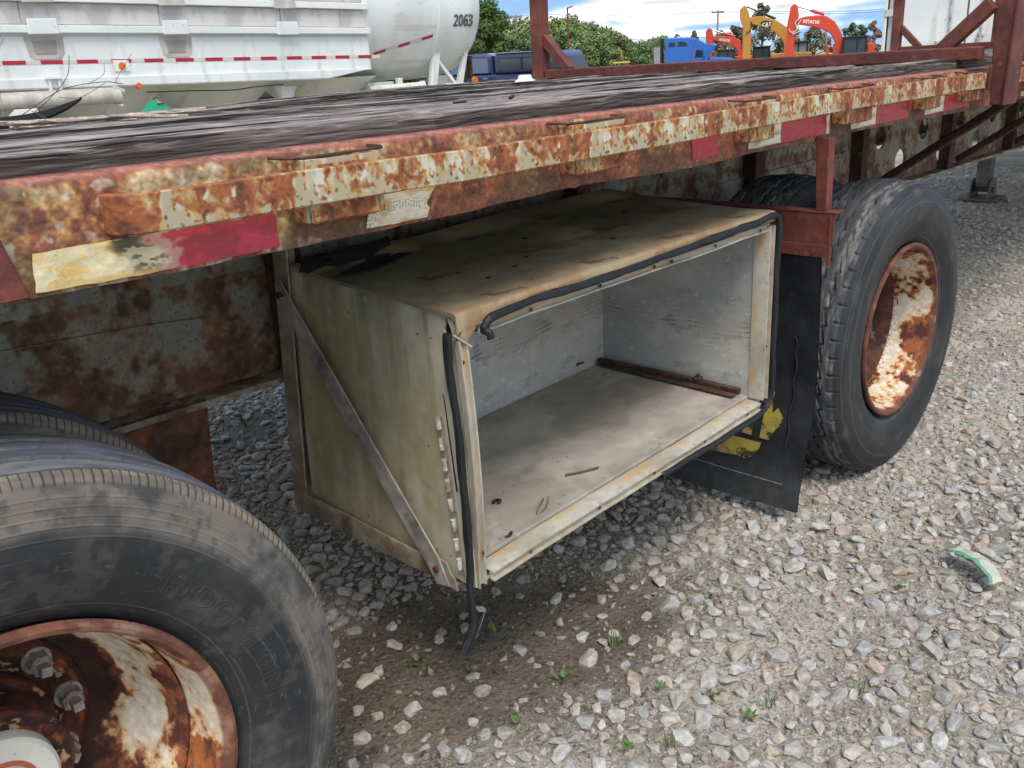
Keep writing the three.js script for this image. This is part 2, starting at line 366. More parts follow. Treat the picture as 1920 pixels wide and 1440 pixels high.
const tBoxFrame = tex(1024, 128, (u, v, o) => {              // v runs round the section, the groove near its middle
  const n = S(FA, u * 2, v * 0.4), m = S(FC, u * 6, v), run = S(FA, u * 1.5 + 0.4, v * 0.25), g = Math.exp(-Math.pow((v - 0.34) / 0.13, 2));
  let c = mix3([178, 174, 160], [158, 153, 138], sstep(-1, 1, n));
  c = mix3(c, [184, 142, 92], sstep(-0.5, 1.3, run + 0.2 * m) * (0.12 + 0.6 * g));
  c = mix3(c, [138, 122, 98], sstep(0.9, 2.1, S(FD, u * 5, v)) * 0.45);
  o.c = mul3(c, 1 + 0.025 * m); o.h = 0.5 + 0.08 * m; o.q = 0.6;
});
const tTank = tex(1024, 512, (u, v, o) => {                  // 4 m x 2 m of dirty white paint
  const n = S(FA, u, v), run = S(FB, u * 6, v * 0.6), m = S(FC, u * 3, v * 2);
  let c = mix3([226, 230, 228], [214, 219, 217], sstep(-1, 1, n));
  c = mix3(c, [196, 190, 176], sstep(0.8, 2, run) * 0.5);
  c = mix3(c, [150, 146, 140], sstep(2.1, 2.5, S(FC, u * 5 + 0.2, v * 4)) * 0.45);
  o.c = c; o.h = 0.5 + 0.05 * n; o.q = 0.42 + 0.04 * m;
});
const tTankDull = tex(512, 256, (u, v, o) => {               // bare scoured panels between the ribs
  const n = S(FA, u * 2, v), run = S(FB, u * 4, v), m = S(FC, u * 3, v * 2);
  o.c = mix3(mix3([206, 203, 198], [182, 179, 174], sstep(-1.2, 1.2, n + 0.4 * run)), [150, 146, 142], sstep(1.2, 2, S(FD, u * 2, v)) * 0.4);
  o.h = 0.5; o.q = 0.55 + 0.03 * m;
});
const tDirt = tex(1024, 1024, (u, v, o) => {                 // 2 m of packed stone dust with grit
  const n = S(FA, u * 2, v * 2), m = S(FC, u * 5, v * 5), e = S(FE, u * 3, v * 3), e2 = S(FE, u * 6 + 0.3, v * 6 + 0.1);
  let c = mix3([152, 146, 134], [127, 120, 108], sstep(-1.1, 1.3, n + 0.35 * m));
  c = mix3(c, [190, 184, 172], sstep(0.8, 1.7, e2 + 0.2 * m) * 0.75);
  c = mix3(c, [82, 72, 60], sstep(1.3, 2.1, -e + 0.3 * m) * 0.6);
  o.c = mul3(c, 1 + 0.04 * e); o.h = 0.45 + 0.08 * n + 0.08 * m + 0.1 * e + 0.05 * e2; o.q = 0.93;
});
const tStone = tex(256, 256, (u, v, o) => {
  const n = S(FA, u, v), e = S(FE, u, v), vein = sstep(1.4, 1.9, S(FD, u + 0.3, v));
  o.c = mul3(mix3([205, 203, 198], [238, 237, 233], clamp(vein + 0.25 * n + 0.3)), 1 + 0.035 * e + 0.05 * S(FC, u, v));
  o.h = 0.5 + 0.2 * S(FC, u, v) + 0.08 * e; o.q = 0.85;
});
const tMetal = tex(256, 256, (u, v, o) => {                  // dull galvanised or dusty steel, tinted by the material colour
  const n = S(FA, u, v), m = S(FC, u * 2, v * 2);
  o.c = mul3([214, 210, 204], 1 + 0.09 * n + 0.05 * m); o.c = mix3(o.c, [150, 120, 92], sstep(1.2, 2, S(FB, u, v)) * 0.5);
  o.h = 0.5 + 0.1 * m; o.q = 0.6 + 0.07 * n;
});

const M = {
  rail: mat('rail_paint', tRail, 4, 0.1875, 0.0012),
  side: mat('channel_rust', tSide, 4, 0.32, 0.002),
  beam: mat('frame_paint', tBeam, 2, 1, 0.003),
  primer: mat('oxide_coat', tPrimer, 0.5, 0.5, 0.0012),
  dark: mat('dark_rust', tDark, 0.5, 0.5, 0.003),
  wood: mat('weathered_wood', tWood, 2, 0.5, 0.004, { vertexColors: true, specularIntensity: 0.12 }),
  rim: mat('wheel_paint', tRim, 1, 0.5, 0.0015), rimCream: mat('wheel_cream', tRimCream, 1, 0.5, 0.0015), disc: mat('wheel_disc', tDisc, 1, 0.5, 0.0015), discDark: mat('wheel_disc_dark', tDiscDark, 1, 0.5, 0.002),
  hub: mat('hub_rust', tHubRust, 0.4, 0.2, 0.002),
  boxSide: mat('laminate_side', tBoxSide, 0.63, 0.63, 0.0015),
  boxRoof: mat('laminate_roof', tBoxRoof, 1.2, 0.62, 0.0025),
  boxIn: mat('laminate_inside', tBoxIn, 1.2, 0.6, 0.0008),
  boxFloor: mat('laminate_floor', tBoxFloor, 1.2, 0.6, 0.001, { specularIntensity: 0.8 }),
  boxFrame: mat('laminate_frame', tBoxFrame, 1, 0.07, 0.001),
  tank: mat('tank_white', tTank, 4, 2, 0.004, { clearcoat: 0.25, clearcoatRoughness: 0.3 }),
  tankDull: mat('tank_bare', tTankDull, 2, 1, 0),
  cream: mat('hopper_cream', tTank, 4, 2, 0.004, { color: new THREE.Color(0.95, 0.93, 0.86) }),
  dirt: mat('dirt', tDirt, 2, 2, 0.012, { vertexColors: true }),
  stone: mat('stone', tStone, 0.09, 0.09, 0.0016, { vertexColors: true }),
  metal: mat('dusty_steel', tMetal, 0.4, 0.4, 0.001, { color: new THREE.Color(0.5, 0.48, 0.44) }),
  strap: mat('grey_strap', tMetal, 0.3, 0.3, 0.001, { color: new THREE.Color(0.46, 0.44, 0.4) }),
  angle: mat('brown_angle', tMetal, 0.3, 0.3, 0.001, { color: new THREE.Color(0.42, 0.36, 0.28) }),
  nut: mat('nut_steel', tMetal, 0.1, 0.1, 0.001, { color: new THREE.Color(0.55, 0.53, 0.52), metalness: 0.3 }),
  rubber: plain('black_rubber', 0x17191c, 0.6),
  darkPale: mat('dusty_brown', tDark, 0.5, 0.5, 0.003, { color: new THREE.Color(1.75, 1.6, 1.45) }),
  hole: plain('dark_gap', 0x0b0a09, 1),
  charcoal: plain('charred_black', 0x1c1b1c, 0.9),
};
// ---------------------------------------------------------------- wheels
function latheZ(profile, segs, uref, crease = 0.55, a0 = 0, a1 = Math.PI * 2) {   // profile [r, z] from outside inwards, turned about z
  const pos = [], uv = [], idx = [];
  let run = 0;
  profile.forEach(([r, z], k) => {
    if (k) run += Math.hypot(r - profile[k - 1][0], z - profile[k - 1][1]);
    for (let i = 0; i <= segs; i++) { const a = a0 + ((a1 - a0) * i) / segs; pos.push(r * Math.cos(a), r * Math.sin(a), z); uv.push(a * uref, run); }
  });
  for (let k = 0; k < profile.length - 1; k++) for (let i = 0; i < segs; i++) { const o = k * (segs + 1) + i, p = o + segs + 1; idx.push(o, p, o + 1, o + 1, p, p + 1); }
  const g = new THREE.BufferGeometry();
  g.setAttribute('position', new THREE.Float32BufferAttribute(pos, 3));
  g.setAttribute('uv', new THREE.Float32BufferAttribute(uv, 2));
  g.setIndex(idx);
  const q = g.toNonIndexed();
  q.computeVertexNormals();
  return toCreasedNormals(q, crease);
}
const SIDE = new THREE.CatmullRomCurve3([[0.300, 0.096], [0.318, 0.111], [0.35, 0.127], [0.395, 0.138], [0.43, 0.137], [0.462, 0.129], [0.486, 0.118], [0.499, 0.108], [0.505, 0.097]].map(([r, z]) => V(r, z, 0)));
const SIDE_PTS = SIDE.getSpacedPoints(22);
// v: 0 to 0.36 outer side wall, to 0.64 tread, to 1 inner side wall; u runs clockwise seen from outside
function tyreGeometry(segs, treadCells, sideStep, cut, ripple) {
  const rows = [];
  for (let i = 0; i < SIDE_PTS.length; i += sideStep) rows.push([SIDE_PTS[i].x, SIDE_PTS[i].y, (i / 22) * 0.36]);
  for (let i = 1; i < treadCells; i++) { const t = i / treadCells, z = mix(0.097, -0.097, t); rows.push([0.505 + 0.005 * (1 - Math.pow(z / 0.097, 2)), z, mix(0.36, 0.64, t)]); }
  for (let i = 22; i >= 0; i -= sideStep) rows.push([SIDE_PTS[i].x, -SIDE_PTS[i].y, 1 - (i / 22) * 0.36]);
  const pos = new Float32Array(rows.length * (segs + 1) * 3), uv = new Float32Array(rows.length * (segs + 1) * 2), idx = [];
  let at = 0;
  for (const [r, z, v] of rows) for (let i = 0; i <= segs; i++, at++) {
    const a = (i / segs) * Math.PI * 2, tread = v > 0.335 && v < 0.665;
    const q = r - (tread && cut ? cut((i / segs) * 3.2, z) : 0) + (ripple ? ripple(a, v) : 0);
    pos[at * 3] = q * Math.cos(a); pos[at * 3 + 1] = q * Math.sin(a); pos[at * 3 + 2] = z;
    uv[at * 2] = 1 - i / segs; uv[at * 2 + 1] = v;
  }
  for (let k = 0; k < rows.length - 1; k++) for (let i = 0; i < segs; i++) { const o = k * (segs + 1) + i, p = o + segs + 1; idx.push(o, p, o + 1, o + 1, p, p + 1); }
  const g = new THREE.BufferGeometry();
  g.setAttribute('position', new THREE.BufferAttribute(pos, 3));
  g.setAttribute('uv', new THREE.BufferAttribute(uv, 2));
  g.setIndex(idx);
  g.computeVertexNormals();
  return g;
}
const tri = (x) => Math.abs(((x % 1) + 1) % 1 * 2 - 1) * 2 - 1;            // triangle wave, -1..1
const groove = (d, w, soft = 0.0022) => 1 - sstep(w - soft, w + soft, Math.abs(d));
function cutBlocks(s, z) {                                  // long slanting grooves with short jogs, and shoulder notches
  let d = 0;
  const q = s / 0.0571;
  [-0.06, -0.02, 0.02, 0.06].forEach((c, k) => {
    const p = (((q + k * 0.37) % 1) + 1) % 1, saw = p < 0.82 ? p / 0.82 * 2 - 1 : 1 - ((p - 0.82) / 0.18) * 2;
    d = Math.max(d, groove(z - c - 0.0055 * saw, p > 0.8 ? 0.0048 : 0.0031, 0.0014));
  });
  const n = Math.abs(z), p = (((s + (z > 0 ? 0 : 0.02)) / 0.0571) % 1 + 1) % 1 - 0.5;
  if (n > 0.086) d = Math.max(d, groove(p * 0.0571, 0.003) * sstep(0.085, 0.088, n));
  return d * 0.0085 - 0.0007 * S(FA, s / 1.6, z * 3);
}
function cutRibs(s, z) {                                    // straight ribs with small steps along the grooves
  let d = 0;
  for (const c of [-0.045, 0, 0.045]) { const e = (((s / 0.04 + c * 9) % 1) + 1) % 1; d = Math.max(d, groove(z - c - (e < 0.16 ? 0.0035 : 0), 0.0038)); }
  return d * 0.009 - 0.0006 * S(FA, s / 1.6, z * 3);
}
// side wall lettering, drawn flat and wrapped round the tyre
const letters = (() => {
  const c = document.createElement('canvas'); c.width = 2048; c.height = 1024;
  const x = c.getContext('2d');
  x.fillStyle = '#000'; x.fillRect(0, 0, 2048, 1024);
  x.strokeStyle = '#fff'; x.lineWidth = 2.6; x.textBaseline = 'middle';
  const word = (t, u, v, width, px) => { x.save(); x.font = `bold ${px}px sans-serif`; const w = x.measureText(t).width; x.translate(u * 2048, (1 - v) * 1024); x.scale(width / w, 1); x.strokeText(t, 0, 0); x.restore(); };
  word('B', 1 - 57 / 360, 0.131, 36, 100); word('RIDGESTONE', 1 - 51 / 360, 0.126, 298, 66);
  word('BRIDGESTONE', 1 - 243 / 360, 0.126, 330, 66);
  const d = x.getImageData(0, 0, 2048, 1024).data;
  return (u, v) => d[(Math.min(1023, Math.floor((1 - v) * 1024)) * 2048 + Math.min(2047, Math.floor(u * 2048))) * 4] / 255;
})();
const tTyreL = tex(2048, 1024, (u, v, o) => {
  const w = v > 0.5 ? 1 - v : v, n = S(FA, u * 3, w * 2.4), m = S(FC, u * 7, w * 6), f = S(FB, u * 5, w * 10);
  let c = mix3([42, 44, 46], [54, 54, 54], sstep(-1, 1.2, S(FA, u * 7, w * 1.8))), h = 0.5, q = 0.58;
  // dusty upper side wall in concentric rings
  const dust = sstep(0.205, 0.25, w + 0.006 * n) * (1 - sstep(0.335, 0.362, w)), patch = sstep(-1.2, 1.0, S(FA, u * 9, w * 2) + 0.4 * S(FC, u * 20, w * 5));
  c = mix3(c, mix3([84, 82, 79], [112, 105, 96], patch), dust * (0.6 + 0.35 * patch));
  c = mix3(c, [62, 63, 65], dust * 0.7 * sstep(0.1, 1.3, S(FD, u * 16, w * 4) + 0.5 * S(FC, u * 20, w * 5)) * 0.7);
  for (const k of [0.215, 0.238, 0.258, 0.278, 0.298]) { const l = 1 - sstep(0.0012, 0.0036, Math.abs(w - k)); h += 0.4 * l; c = mix3(c, [140, 132, 120], l * 0.14 * (0.4 + patch)); }
  { const l = 1 - sstep(0.0012, 0.003, Math.abs(w - 0.052)); h += 0.3 * l; c = mix3(c, [84, 84, 84], l * 0.6); }
  // tan shoulder with fine radial sipes
  const sh = sstep(0.322, 0.332, w) * (1 - sstep(0.36, 0.364, w));
  c = mix3(c, mix3([150, 136, 117], [124, 113, 99], sstep(-0.6, 1, m)), sh * (0.5 + 0.4 * sstep(-1.1, 0, n)));
  const p = ((u * 250) % 1), sipe = (1 - sstep(0.05, 0.1, Math.abs(p - 0.5))) * sstep(0.318, 0.326, w) * (1 - sstep(0.366, 0.37, w));
  c = mix3(c, [52, 46, 42], sipe * 0.85); h -= 0.45 * sipe;
  if (w > 0.364) { c = mix3([84, 88, 96], [112, 112, 114], sstep(-0.5, 1.5, n + 0.6 * m)); c = mix3(c, [60, 62, 68], sstep(0.5, 1.6, f) * 0.6); q = 0.75; }
  c = mix3(c, [96, 92, 86], (w < 0.215 ? 1 : 0) * sstep(0.4, 2, S(FB, u * 8, w * 2.2) + 0.5 * S(FC, u * 22, w * 5)) * 0.4);
  const lt = v < 0.36 ? letters(u, v) : 0;
  c = mix3(c, [80, 82, 83], lt * 0.2); h += 0.2 * lt;
  c = mix3(c, [120, 112, 100], sstep(1.9, 2.3, S(FC, u * 14, w * 10)) * 0.35);
  const scratch = sstep(2.1, 2.4, S(FD, u * 5, w * 26)) * (w < 0.2 ? 1 : 0); c = mix3(c, [110, 110, 108], scratch * 0.35);
  o.c = mul3(c, 1 + 0.035 * m); o.h = h + 0.03 * m; o.q = mix(q, 0.88, clamp(dust + sh));
});
const tTyreR = tex(2048, 512, (u, v, o) => {
  const w = v > 0.5 ? 1 - v : v, n = S(FA, u * 4, w * 2.4), m = S(FC, u * 9, w * 6), f = S(FB, u * 6, w * 8);
  let c = mix3([46, 47, 48], [58, 58, 58], sstep(-1, 1.2, n)), h = 0.5, q = 0.6;
  c = mix3(c, [98, 96, 92], sstep(0.9, 2, f) * 0.35);
  for (const k of [0.05, 0.24, 0.3]) { const l = 1 - sstep(0.002, 0.005, Math.abs(w - k)); h += 0.35 * l; c = mix3(c, [86, 88, 90], l * 0.5); }
  if (w > 0.345) { c = mix3([70, 73, 77], [108, 108, 107], sstep(-0.4, 1.7, n + 0.7 * m)); c = mix3(c, [58, 60, 64], sstep(0.2, 1.4, f) * 0.6); c = mix3(c, [150, 146, 136], sstep(1.5, 2.1, S(FD, u * 12, w * 9)) * 0.6); q = 0.78; }
  o.c = mul3(c, 1 + 0.04 * m); o.h = h + 0.05 * m; o.q = q;
});
const mTyreL = mat('tyre_rib', tTyreL, 1, 1, 0.0022, { specularIntensity: 0.7 }), mTyreR = mat('tyre_block', tTyreR, 1, 1, 0.002, { specularIntensity: 0.55 });
const tyreRib = tyreGeometry(900, 44, 1, cutRibs), tyreBlock = tyreGeometry(1000, 92, 2, cutBlocks), tyrePlain = tyreGeometry(160, 24, 2, (s, z) => { let d = 0; for (const c of [-0.045, 0, 0.045]) d = Math.max(d, groove(z - c, 0.006, 0.004)); return d * 0.008; });
const rimGeo = latheZ([[0.285, 0.088], [0.299, 0.1], [0.3035, 0.112], [0.3015, 0.1195], [0.296, 0.1215], [0.289, 0.119], [0.284, 0.111], [0.2795, 0.1], [0.277, 0.085], [0.2745, 0.06], [0.271, 0.04], [0.268, 0.015], [0.264, -0.04], [0.258, -0.08], [0.262, -0.1], [0.28, -0.115], [0.3, -0.12], [0.3, -0.1]], 144, 0.28);
const discGeo = latheZ([[0.2675, 0.022], [0.2655, 0.028], [0.262, 0.0275], [0.2575, 0.018], [0.252, -0.008], [0.244, -0.045], [0.233, -0.08], [0.219, -0.112], [0.203, -0.134], [0.19, -0.146], [0.176, -0.152], [0.112, -0.1545]], 144, 0.25, 0.9);
const discDeep = latheZ([[0.2655, -0.03], [0.262, -0.026], [0.255, -0.034], [0.243, -0.045], [0.236, -0.06], [0.228, -0.085], [0.212, -0.125], [0.19, -0.146], [0.176, -0.152], [0.112, -0.1545]], 120, 0.25, 0.9);
const hubFaceGeo = latheZ([[0.178, -0.1515], [0.176, -0.1478], [0.168, -0.147], [0.112, -0.148], [0.1115, -0.15]], 72, 0.16);
const hubGeo = latheZ([[0.118, -0.15], [0.117, -0.12], [0.104, -0.112], [0.1, -0.06], [0.103, -0.052], [0.109, -0.048], [0.11, -0.03], [0.107, -0.026], [0.08, -0.026]], 64, 0.12);
const hubShort = latheZ([[0.118, -0.15], [0.11, -0.128], [0.09, -0.122], [0.07, -0.118], [0.0, -0.116]], 48, 0.12);
const capGeo = latheZ([[0.082, -0.027], [0.081, -0.004], [0.076, 0.002], [0.05, 0.004], [0.048, 0.0], [0.0, -0.003]], 48, 0.1);
const capRing = latheZ([[0.05, 0.0035], [0.0495, 0.0065], [0.043, 0.0065], [0.042, 0.0]], 40, 0.1);
const nutGeo = [cyl(V(0, 0, -0.15), V(0, 0, -0.143), 0.03, 0.029, 20), cyl(V(0, 0, -0.143), V(0, 0, -0.116), 0.0245, 0.023, 6), cyl(V(0, 0, -0.116), V(0, 0, -0.11), 0.021, 0.016, 14), box(-0.011, 0.011, -0.011, 0.011, -0.111, -0.088, 0.003)];
const nutMerged = mergeGeometries(nutGeo.map((g) => { const q = g.index ? g.toNonIndexed() : g; return q; })).translate(0, 0, 0.15).scale(0.78, 0.78, 0.85).translate(0, 0, -0.15);
const capBoltGeo = planarUV(new THREE.SphereGeometry(0.011, 10, 6).scale(1, 1, 0.6));
const mCap = mat('hub_cap_white', tTank, 1, 0.5, 0.001, { color: new THREE.Color(0.82, 0.79, 0.72) });
const mRing = plain('seal_orange', 0xa8553a, 0.6);
function wheel(parent, x, z, tyreGeo, tyreMat, full, turn = 0, flip = false, label) {
  const w = sub('wheel', parent, label);
  w.position.set(x, 0.4955, z);
  if (flip) w.rotation.y = Math.PI;
  part('tyre', tyreGeo, tyreMat, w);
  const pale = tyreGeo === tyreBlock;
  part('rim', rimGeo, pale ? M.rimCream : M.rim, w).rotation.z = turn;
  const d = part('wheel_disc', pale ? discDeep : discGeo, pale ? M.discDark : M.disc, w); d.rotation.z = turn * 1.7 + 0.6;
  if (!full) return w;
  part('hub_flange', hubFaceGeo, pale ? M.discDark : M.hub, w);
  if (pale) { part('hub', hubShort, M.discDark, w); for (let k = 0; k < 10; k++) { const a = k * 36 * Math.PI / 180, n = part('lug_nut', nutMerged, M.dark, w); n.position.set(0.146 * Math.cos(a), 0.146 * Math.sin(a), 0); n.rotation.z = a; } return w; }
  part('hub', hubGeo, M.hub, w);
  for (let k = 0; k < 6; k++) { const a = (k / 6) * Math.PI * 2 + 0.5; part('hub_bolt', capBoltGeo, M.hub, w).position.set(0.094 * Math.cos(a), 0.094 * Math.sin(a), -0.026); }
  part('hub_cap', capGeo, mCap, w);
  part('seal_ring', capRing, mRing, w);
  for (let k = 0; k < 10; k++) { const a = (2 + k * 36) * Math.PI / 180, n = part('lug_nut', nutMerged, M.nut, w); n.position.set(0.146 * Math.cos(a), 0.146 * Math.sin(a), 0); n.rotation.z = a + k * 0.7; }
  return w;
}
// ---------------------------------------------------------------- the flatbed trailer
const trailer = thing('flatbed_trailer', 'rusty flatbed trailer with weathered plank deck and open toolbox slung under its side', 'trailer');
const deckY = (x, z) => { const q = clamp(-z / 2.47); return 1.358 - 0.009 * q - 0.02 * q * sstep(1.6, 0.4, x); };
// edge channel with its rounded top lip and flaking lower edge
{
  const face = [[-0.05, 1.195], [0.0255, 1.195], [0.026, 1.315], [0.0235, 1.325], [0.017, 1.332], [0.007, 1.3355], [-0.012, 1.336], [-0.055, 1.334], [-0.055, 1.325], [0.002, 1.324], [0.0135, 1.315], [0.015, 1.204], [-0.05, 1.203]];
  const jag = (p) => {
    if (p.y < 1.2) { const n = S(FA, p.x / 1.3, 0.2) + 0.7 * S(FC, p.x / 0.9, 0.6); p.y += 0.0022 * n - (n > 1.5 ? 0.004 : 0); }
    const n = S(FB, p.x / 1.1, p.y * 3); p.z += 0.0009 * n; if (p.y > 1.3) p.y += 0.0008 * S(FA, p.x / 2, 0.7);
  };
  part('side_rail', sweep(face, [...range(-1.6, 3.2, 320), ...range(3.24, 12, 60)], jag), M.side, trailer);
  const far = face.map(([z, y]) => [-2.46 - z, y]);
  part('side_rail', sweep(far, range(-1.6, 12, 60), (p) => { if (p.x < 1.6) p.y -= 0.02 * sstep(1.6, 0.4, p.x); }), M.side, trailer);
  // doubled plate at the near end
  part('end_plate', slab([[-1.6, 1.19], [-0.725, 1.196], [-0.735, 1.24], [-0.752, 1.318], [-1.6, 1.318]], 0.006, 0.0015).translate(0, 0, 0.0305), M.primer, trailer);
  // outer rub rail on its pockets, its near end turned in
  const rr = [[0.072, 1.258], [0.0842, 1.258], [0.0858, 1.2598], [0.0858, 1.3072], [0.0842, 1.309], [0.072, 1.309]];
  const curl = (p) => { const s = Math.max(0, -0.568 - p.x), a = Math.min(s / 0.034, 1.5708), k = p.z - 0.072; if (s > 0) { const rest = Math.max(0, s - 0.0534); p.x = -0.568 - 0.034 * Math.sin(a) - k * Math.sin(a); p.z = 0.072 - 0.034 * (1 - Math.cos(a)) + k * Math.cos(a) - rest; } p.z += 0.0012 * S(FA, p.x / 2.2, 0.3); p.y += 0.0012 * S(FB, p.x / 2.6, 0.8) + 0.011 * sstep(0.3, 1.6, p.x); };
  part('rub_rail', sweep(rr, [...range(-0.632, -0.52, 30), ...range(-0.5, 2.552, 150)], curl), M.rail, trailer);
  part('rub_rail', sweep(rr, range(2.715, 12, 60), (p) => { p.y += 0.011; }), M.rail, trailer);
  part('rub_rail', sweep(rr.map(([z, y]) => [-2.46 - z, y - 0.01]), range(-1, 12, 20)), M.rail, trailer);
  // stake pockets: bent straps that hold the rub rail off the channel
  const pockets = [[-0.335, -0.19], [0.272, 0.43], [0.915, 1.035], [1.43, 1.6], [2.0, 2.12], [2.38, 2.53], [3.05, 3.2], [3.7, 3.85], [4.3, 4.45]];
  pockets.forEach(([a, b], i) => {
    const g = [box(a, a + 0.008, 1.229, 1.3215, 0.0275, 0.0655), box(b - 0.008, b, 1.231, 1.3215, 0.0275, 0.0655), box(a + 0.004, b - 0.004, 1.229, 1.322, 0.066, 0.0715, 0.002)];
    g.push(box(a + 0.012, b - 0.012, 1.226, 1.238, 0.028, 0.0655, 0.003));
    const loop = rod([[a - 0.03, 1.327, 0.026], [a - 0.004, 1.324, 0.05], [a + 0.02, 1.3245, 0.0685], [mix(a, b, 0.6), 1.3255, 0.0695], [b + 0.004, 1.3265, 0.066], [b + 0.002, 1.328, 0.03]], 0.0026, 6, 24);   // the strap's worn upper edge stands up as a thin loop
    part('pocket_rim', loop, M.dark, part('stake_pocket', g, i < 6 ? M.rail : M.side, trailer));
  });
}
// red and white reflective tape on the channel, and a torn notice
{
  const noisy = (base, f) => tex(256, 128, (u, v, o) => { f(u, v, o, S(FA, u, v), S(FC, u * 2, v)); });
  const tRed = noisy(0, (u, v, o, n, m) => { o.c = mul3(mix3([176, 34, 50], [150, 40, 48], sstep(-1, 1.4, n)), 1 + 0.05 * m); o.c = mix3(o.c, [206, 96, 92], sstep(0.9, 1.8, n + 0.5 * m) * 0.35); o.q = 0.45 + 0.1 * m; o.h = 0.5 + 0.1 * m; });
  const tWhite = noisy(0, (u, v, o, n, m) => { const grid = Math.abs(((u * 30) % 1) - 0.5) < 0.06 ? 0.93 : 1; o.c = mul3(mix3([214, 210, 186], [190, 182, 150], sstep(-1, 1.4, n)), grid); o.c = mix3(o.c, [150, 126, 86], sstep(0.9, 1.7, n + 0.4 * m) * 0.5); o.q = 0.5; o.h = 0.5; });
  const tWorn = tex(512, 128, (u, v, o) => {                 // the nearest pair: yellowed white, mould, faded red
    const n = S(FA, u * 2, v * 0.6), m = S(FC, u * 4, v), s = u + 0.03 * n;
    let c = mix3([216, 206, 166], [206, 176, 112], sstep(-0.2, 1.3, n + 0.5 * m + sstep(0.35, 0.1, v)));
    c = mix3(c, [130, 122, 92], sstep(0.6, 1.4, S(FE, u * 2, v) + 0.4 * m) * 0.5 * sstep(0.03, 0.1, u) * (1 - sstep(0.1, 0.16, u)));
    c = mix3(c, [84, 76, 58], sstep(0.28, 0.38, s) * (1 - sstep(0.46, 0.53, s)) * sstep(-0.9, 0.3, m + n) * sstep(0.02, 0.3, v) * 0.9);
    c = mix3(c, [198, 150, 132], sstep(0.42, 0.5, s));
    c = mix3(c, mix3([184, 52, 70], [158, 50, 56], sstep(-0.6, 1, S(FB, u * 2, v * 0.5))), sstep(0.5, 0.58, s + 0.02 * m));
    o.c = mul3(c, 1 + 0.04 * m); o.h = 0.5 + 0.1 * m; o.q = 0.55;
  });
  const tNote = tex(256, 128, (u, v, o) => {                 // a waxy paper with rows of tiny dark print in an arch
    const n = S(FA, u, v * 0.5), m = S(FC, u * 2, v);
    let c = mix3([222, 214, 190], [202, 176, 118], sstep(0.2, 1.5, n) + 0.8 * sstep(0.78, 1, u));
    const arc = Math.abs(Math.hypot((u - 0.52) * 1.5, v + 0.25) - 0.86), cell = ((u * 26) % 1) < 0.62 && ((v * 16) % 1) < 0.62;
    if (cell && arc < 0.15 && S(FE, Math.floor(u * 26) / 9, Math.floor(v * 16) / 7) > -0.5) c = mix3(c, [110, 108, 104], 0.6);
    if (!(arc < 0.2) && ((v * 13) % 1) < 0.3 && ((u * 40 + Math.floor(v * 13) * 0.37) % 1) < 0.7 && u < 0.8) c = mix3(c, [160, 155, 144], 0.45);
    o.c = mul3(c, 1 + 0.02 * m); o.h = 0.5; o.q = 0.6;
  });
  const strip = (name, pts, t, z, label, seed = 0) => {       // an outline in x, y, lying on the channel, edges lifting a little
    const xs = pts.map((p) => p[0]), ys = pts.map((p) => p[1]), x0 = Math.min(...xs), x1 = Math.max(...xs), y0 = Math.min(...ys), y1 = Math.max(...ys);
    const dense = [];
    pts.forEach((p, i) => { const q = pts[(i + 1) % pts.length], n = Math.max(1, Math.round(Math.hypot(q[0] - p[0], q[1] - p[1]) / 0.012)); for (let k = 0; k < n; k++) { const t2 = k / n, j = k ? 1 : 0.3; dense.push([mix(p[0], q[0], t2) + j * 0.0007 * S(FA, t2 * 0.7 + i * 0.3 + seed, 0.3), mix(p[1], q[1], t2) + j * 0.0007 * S(FB, t2 * 0.7 + i * 0.3 + seed, 0.6)]); } });
    const g = slab(dense, 0.0012, 0).translate(0, 0, z), uv = g.attributes.uv, p = g.attributes.position;
    for (let i = 0; i < uv.count; i++) uv.setXY(i, (p.getX(i) - x0) / (x1 - x0), (p.getY(i) - y0) / (y1 - y0));
    part(name, g, mat(name, t, 1, 1, 0.0008, { clearcoat: 0.15, clearcoatRoughness: 0.4 }), trailer, label);
  };
  const Z = 0.0281;
  strip('reflective_tape', [[-0.716, 1.2], [-0.64, 1.197], [-0.57, 1.1955], [-0.45, 1.1965], [-0.367, 1.1965], [-0.366, 1.246], [-0.45, 1.247], [-0.552, 1.247], [-0.624, 1.248], [-0.709, 1.248]], tWorn, Z, 'peeling strip, yellowed white at one end and faded red at the other', 1);
  strip('paper_notice', [[-0.206, 1.199], [-0.15, 1.1965], [-0.075, 1.197], [-0.068, 1.212], [-0.074, 1.221], [-0.05, 1.2475], [-0.19, 1.2475]], tNote, Z + 0.0012, 'torn yellowed paper with small print', 2);
  const reds = [[0.735, 0.842], [1.146, 1.398], [1.725, 1.97], [2.27, 2.51], [3.3, 3.58], [3.95, 4.2]], whites = [[0.984, 1.1445], [1.401, 1.418], [1.556, 1.7235], [2.105, 2.268], [3.1, 3.28], [3.75, 3.93]];
  reds.forEach(([a, b], i) => strip('reflective_tape', [[a, 1.205], [b, 1.205], [b - 0.002, 1.255], [a - 0.003, 1.255]], tRed, Z, 'red strip', 3 + i));
  whites.forEach(([a, b], i) => strip('reflective_tape', [[a, 1.205], [b, 1.205], [b - 0.001, 1.256], [a - 0.002, 1.256]], tWhite, Z, 'dingy white strip', 13 + i));
}
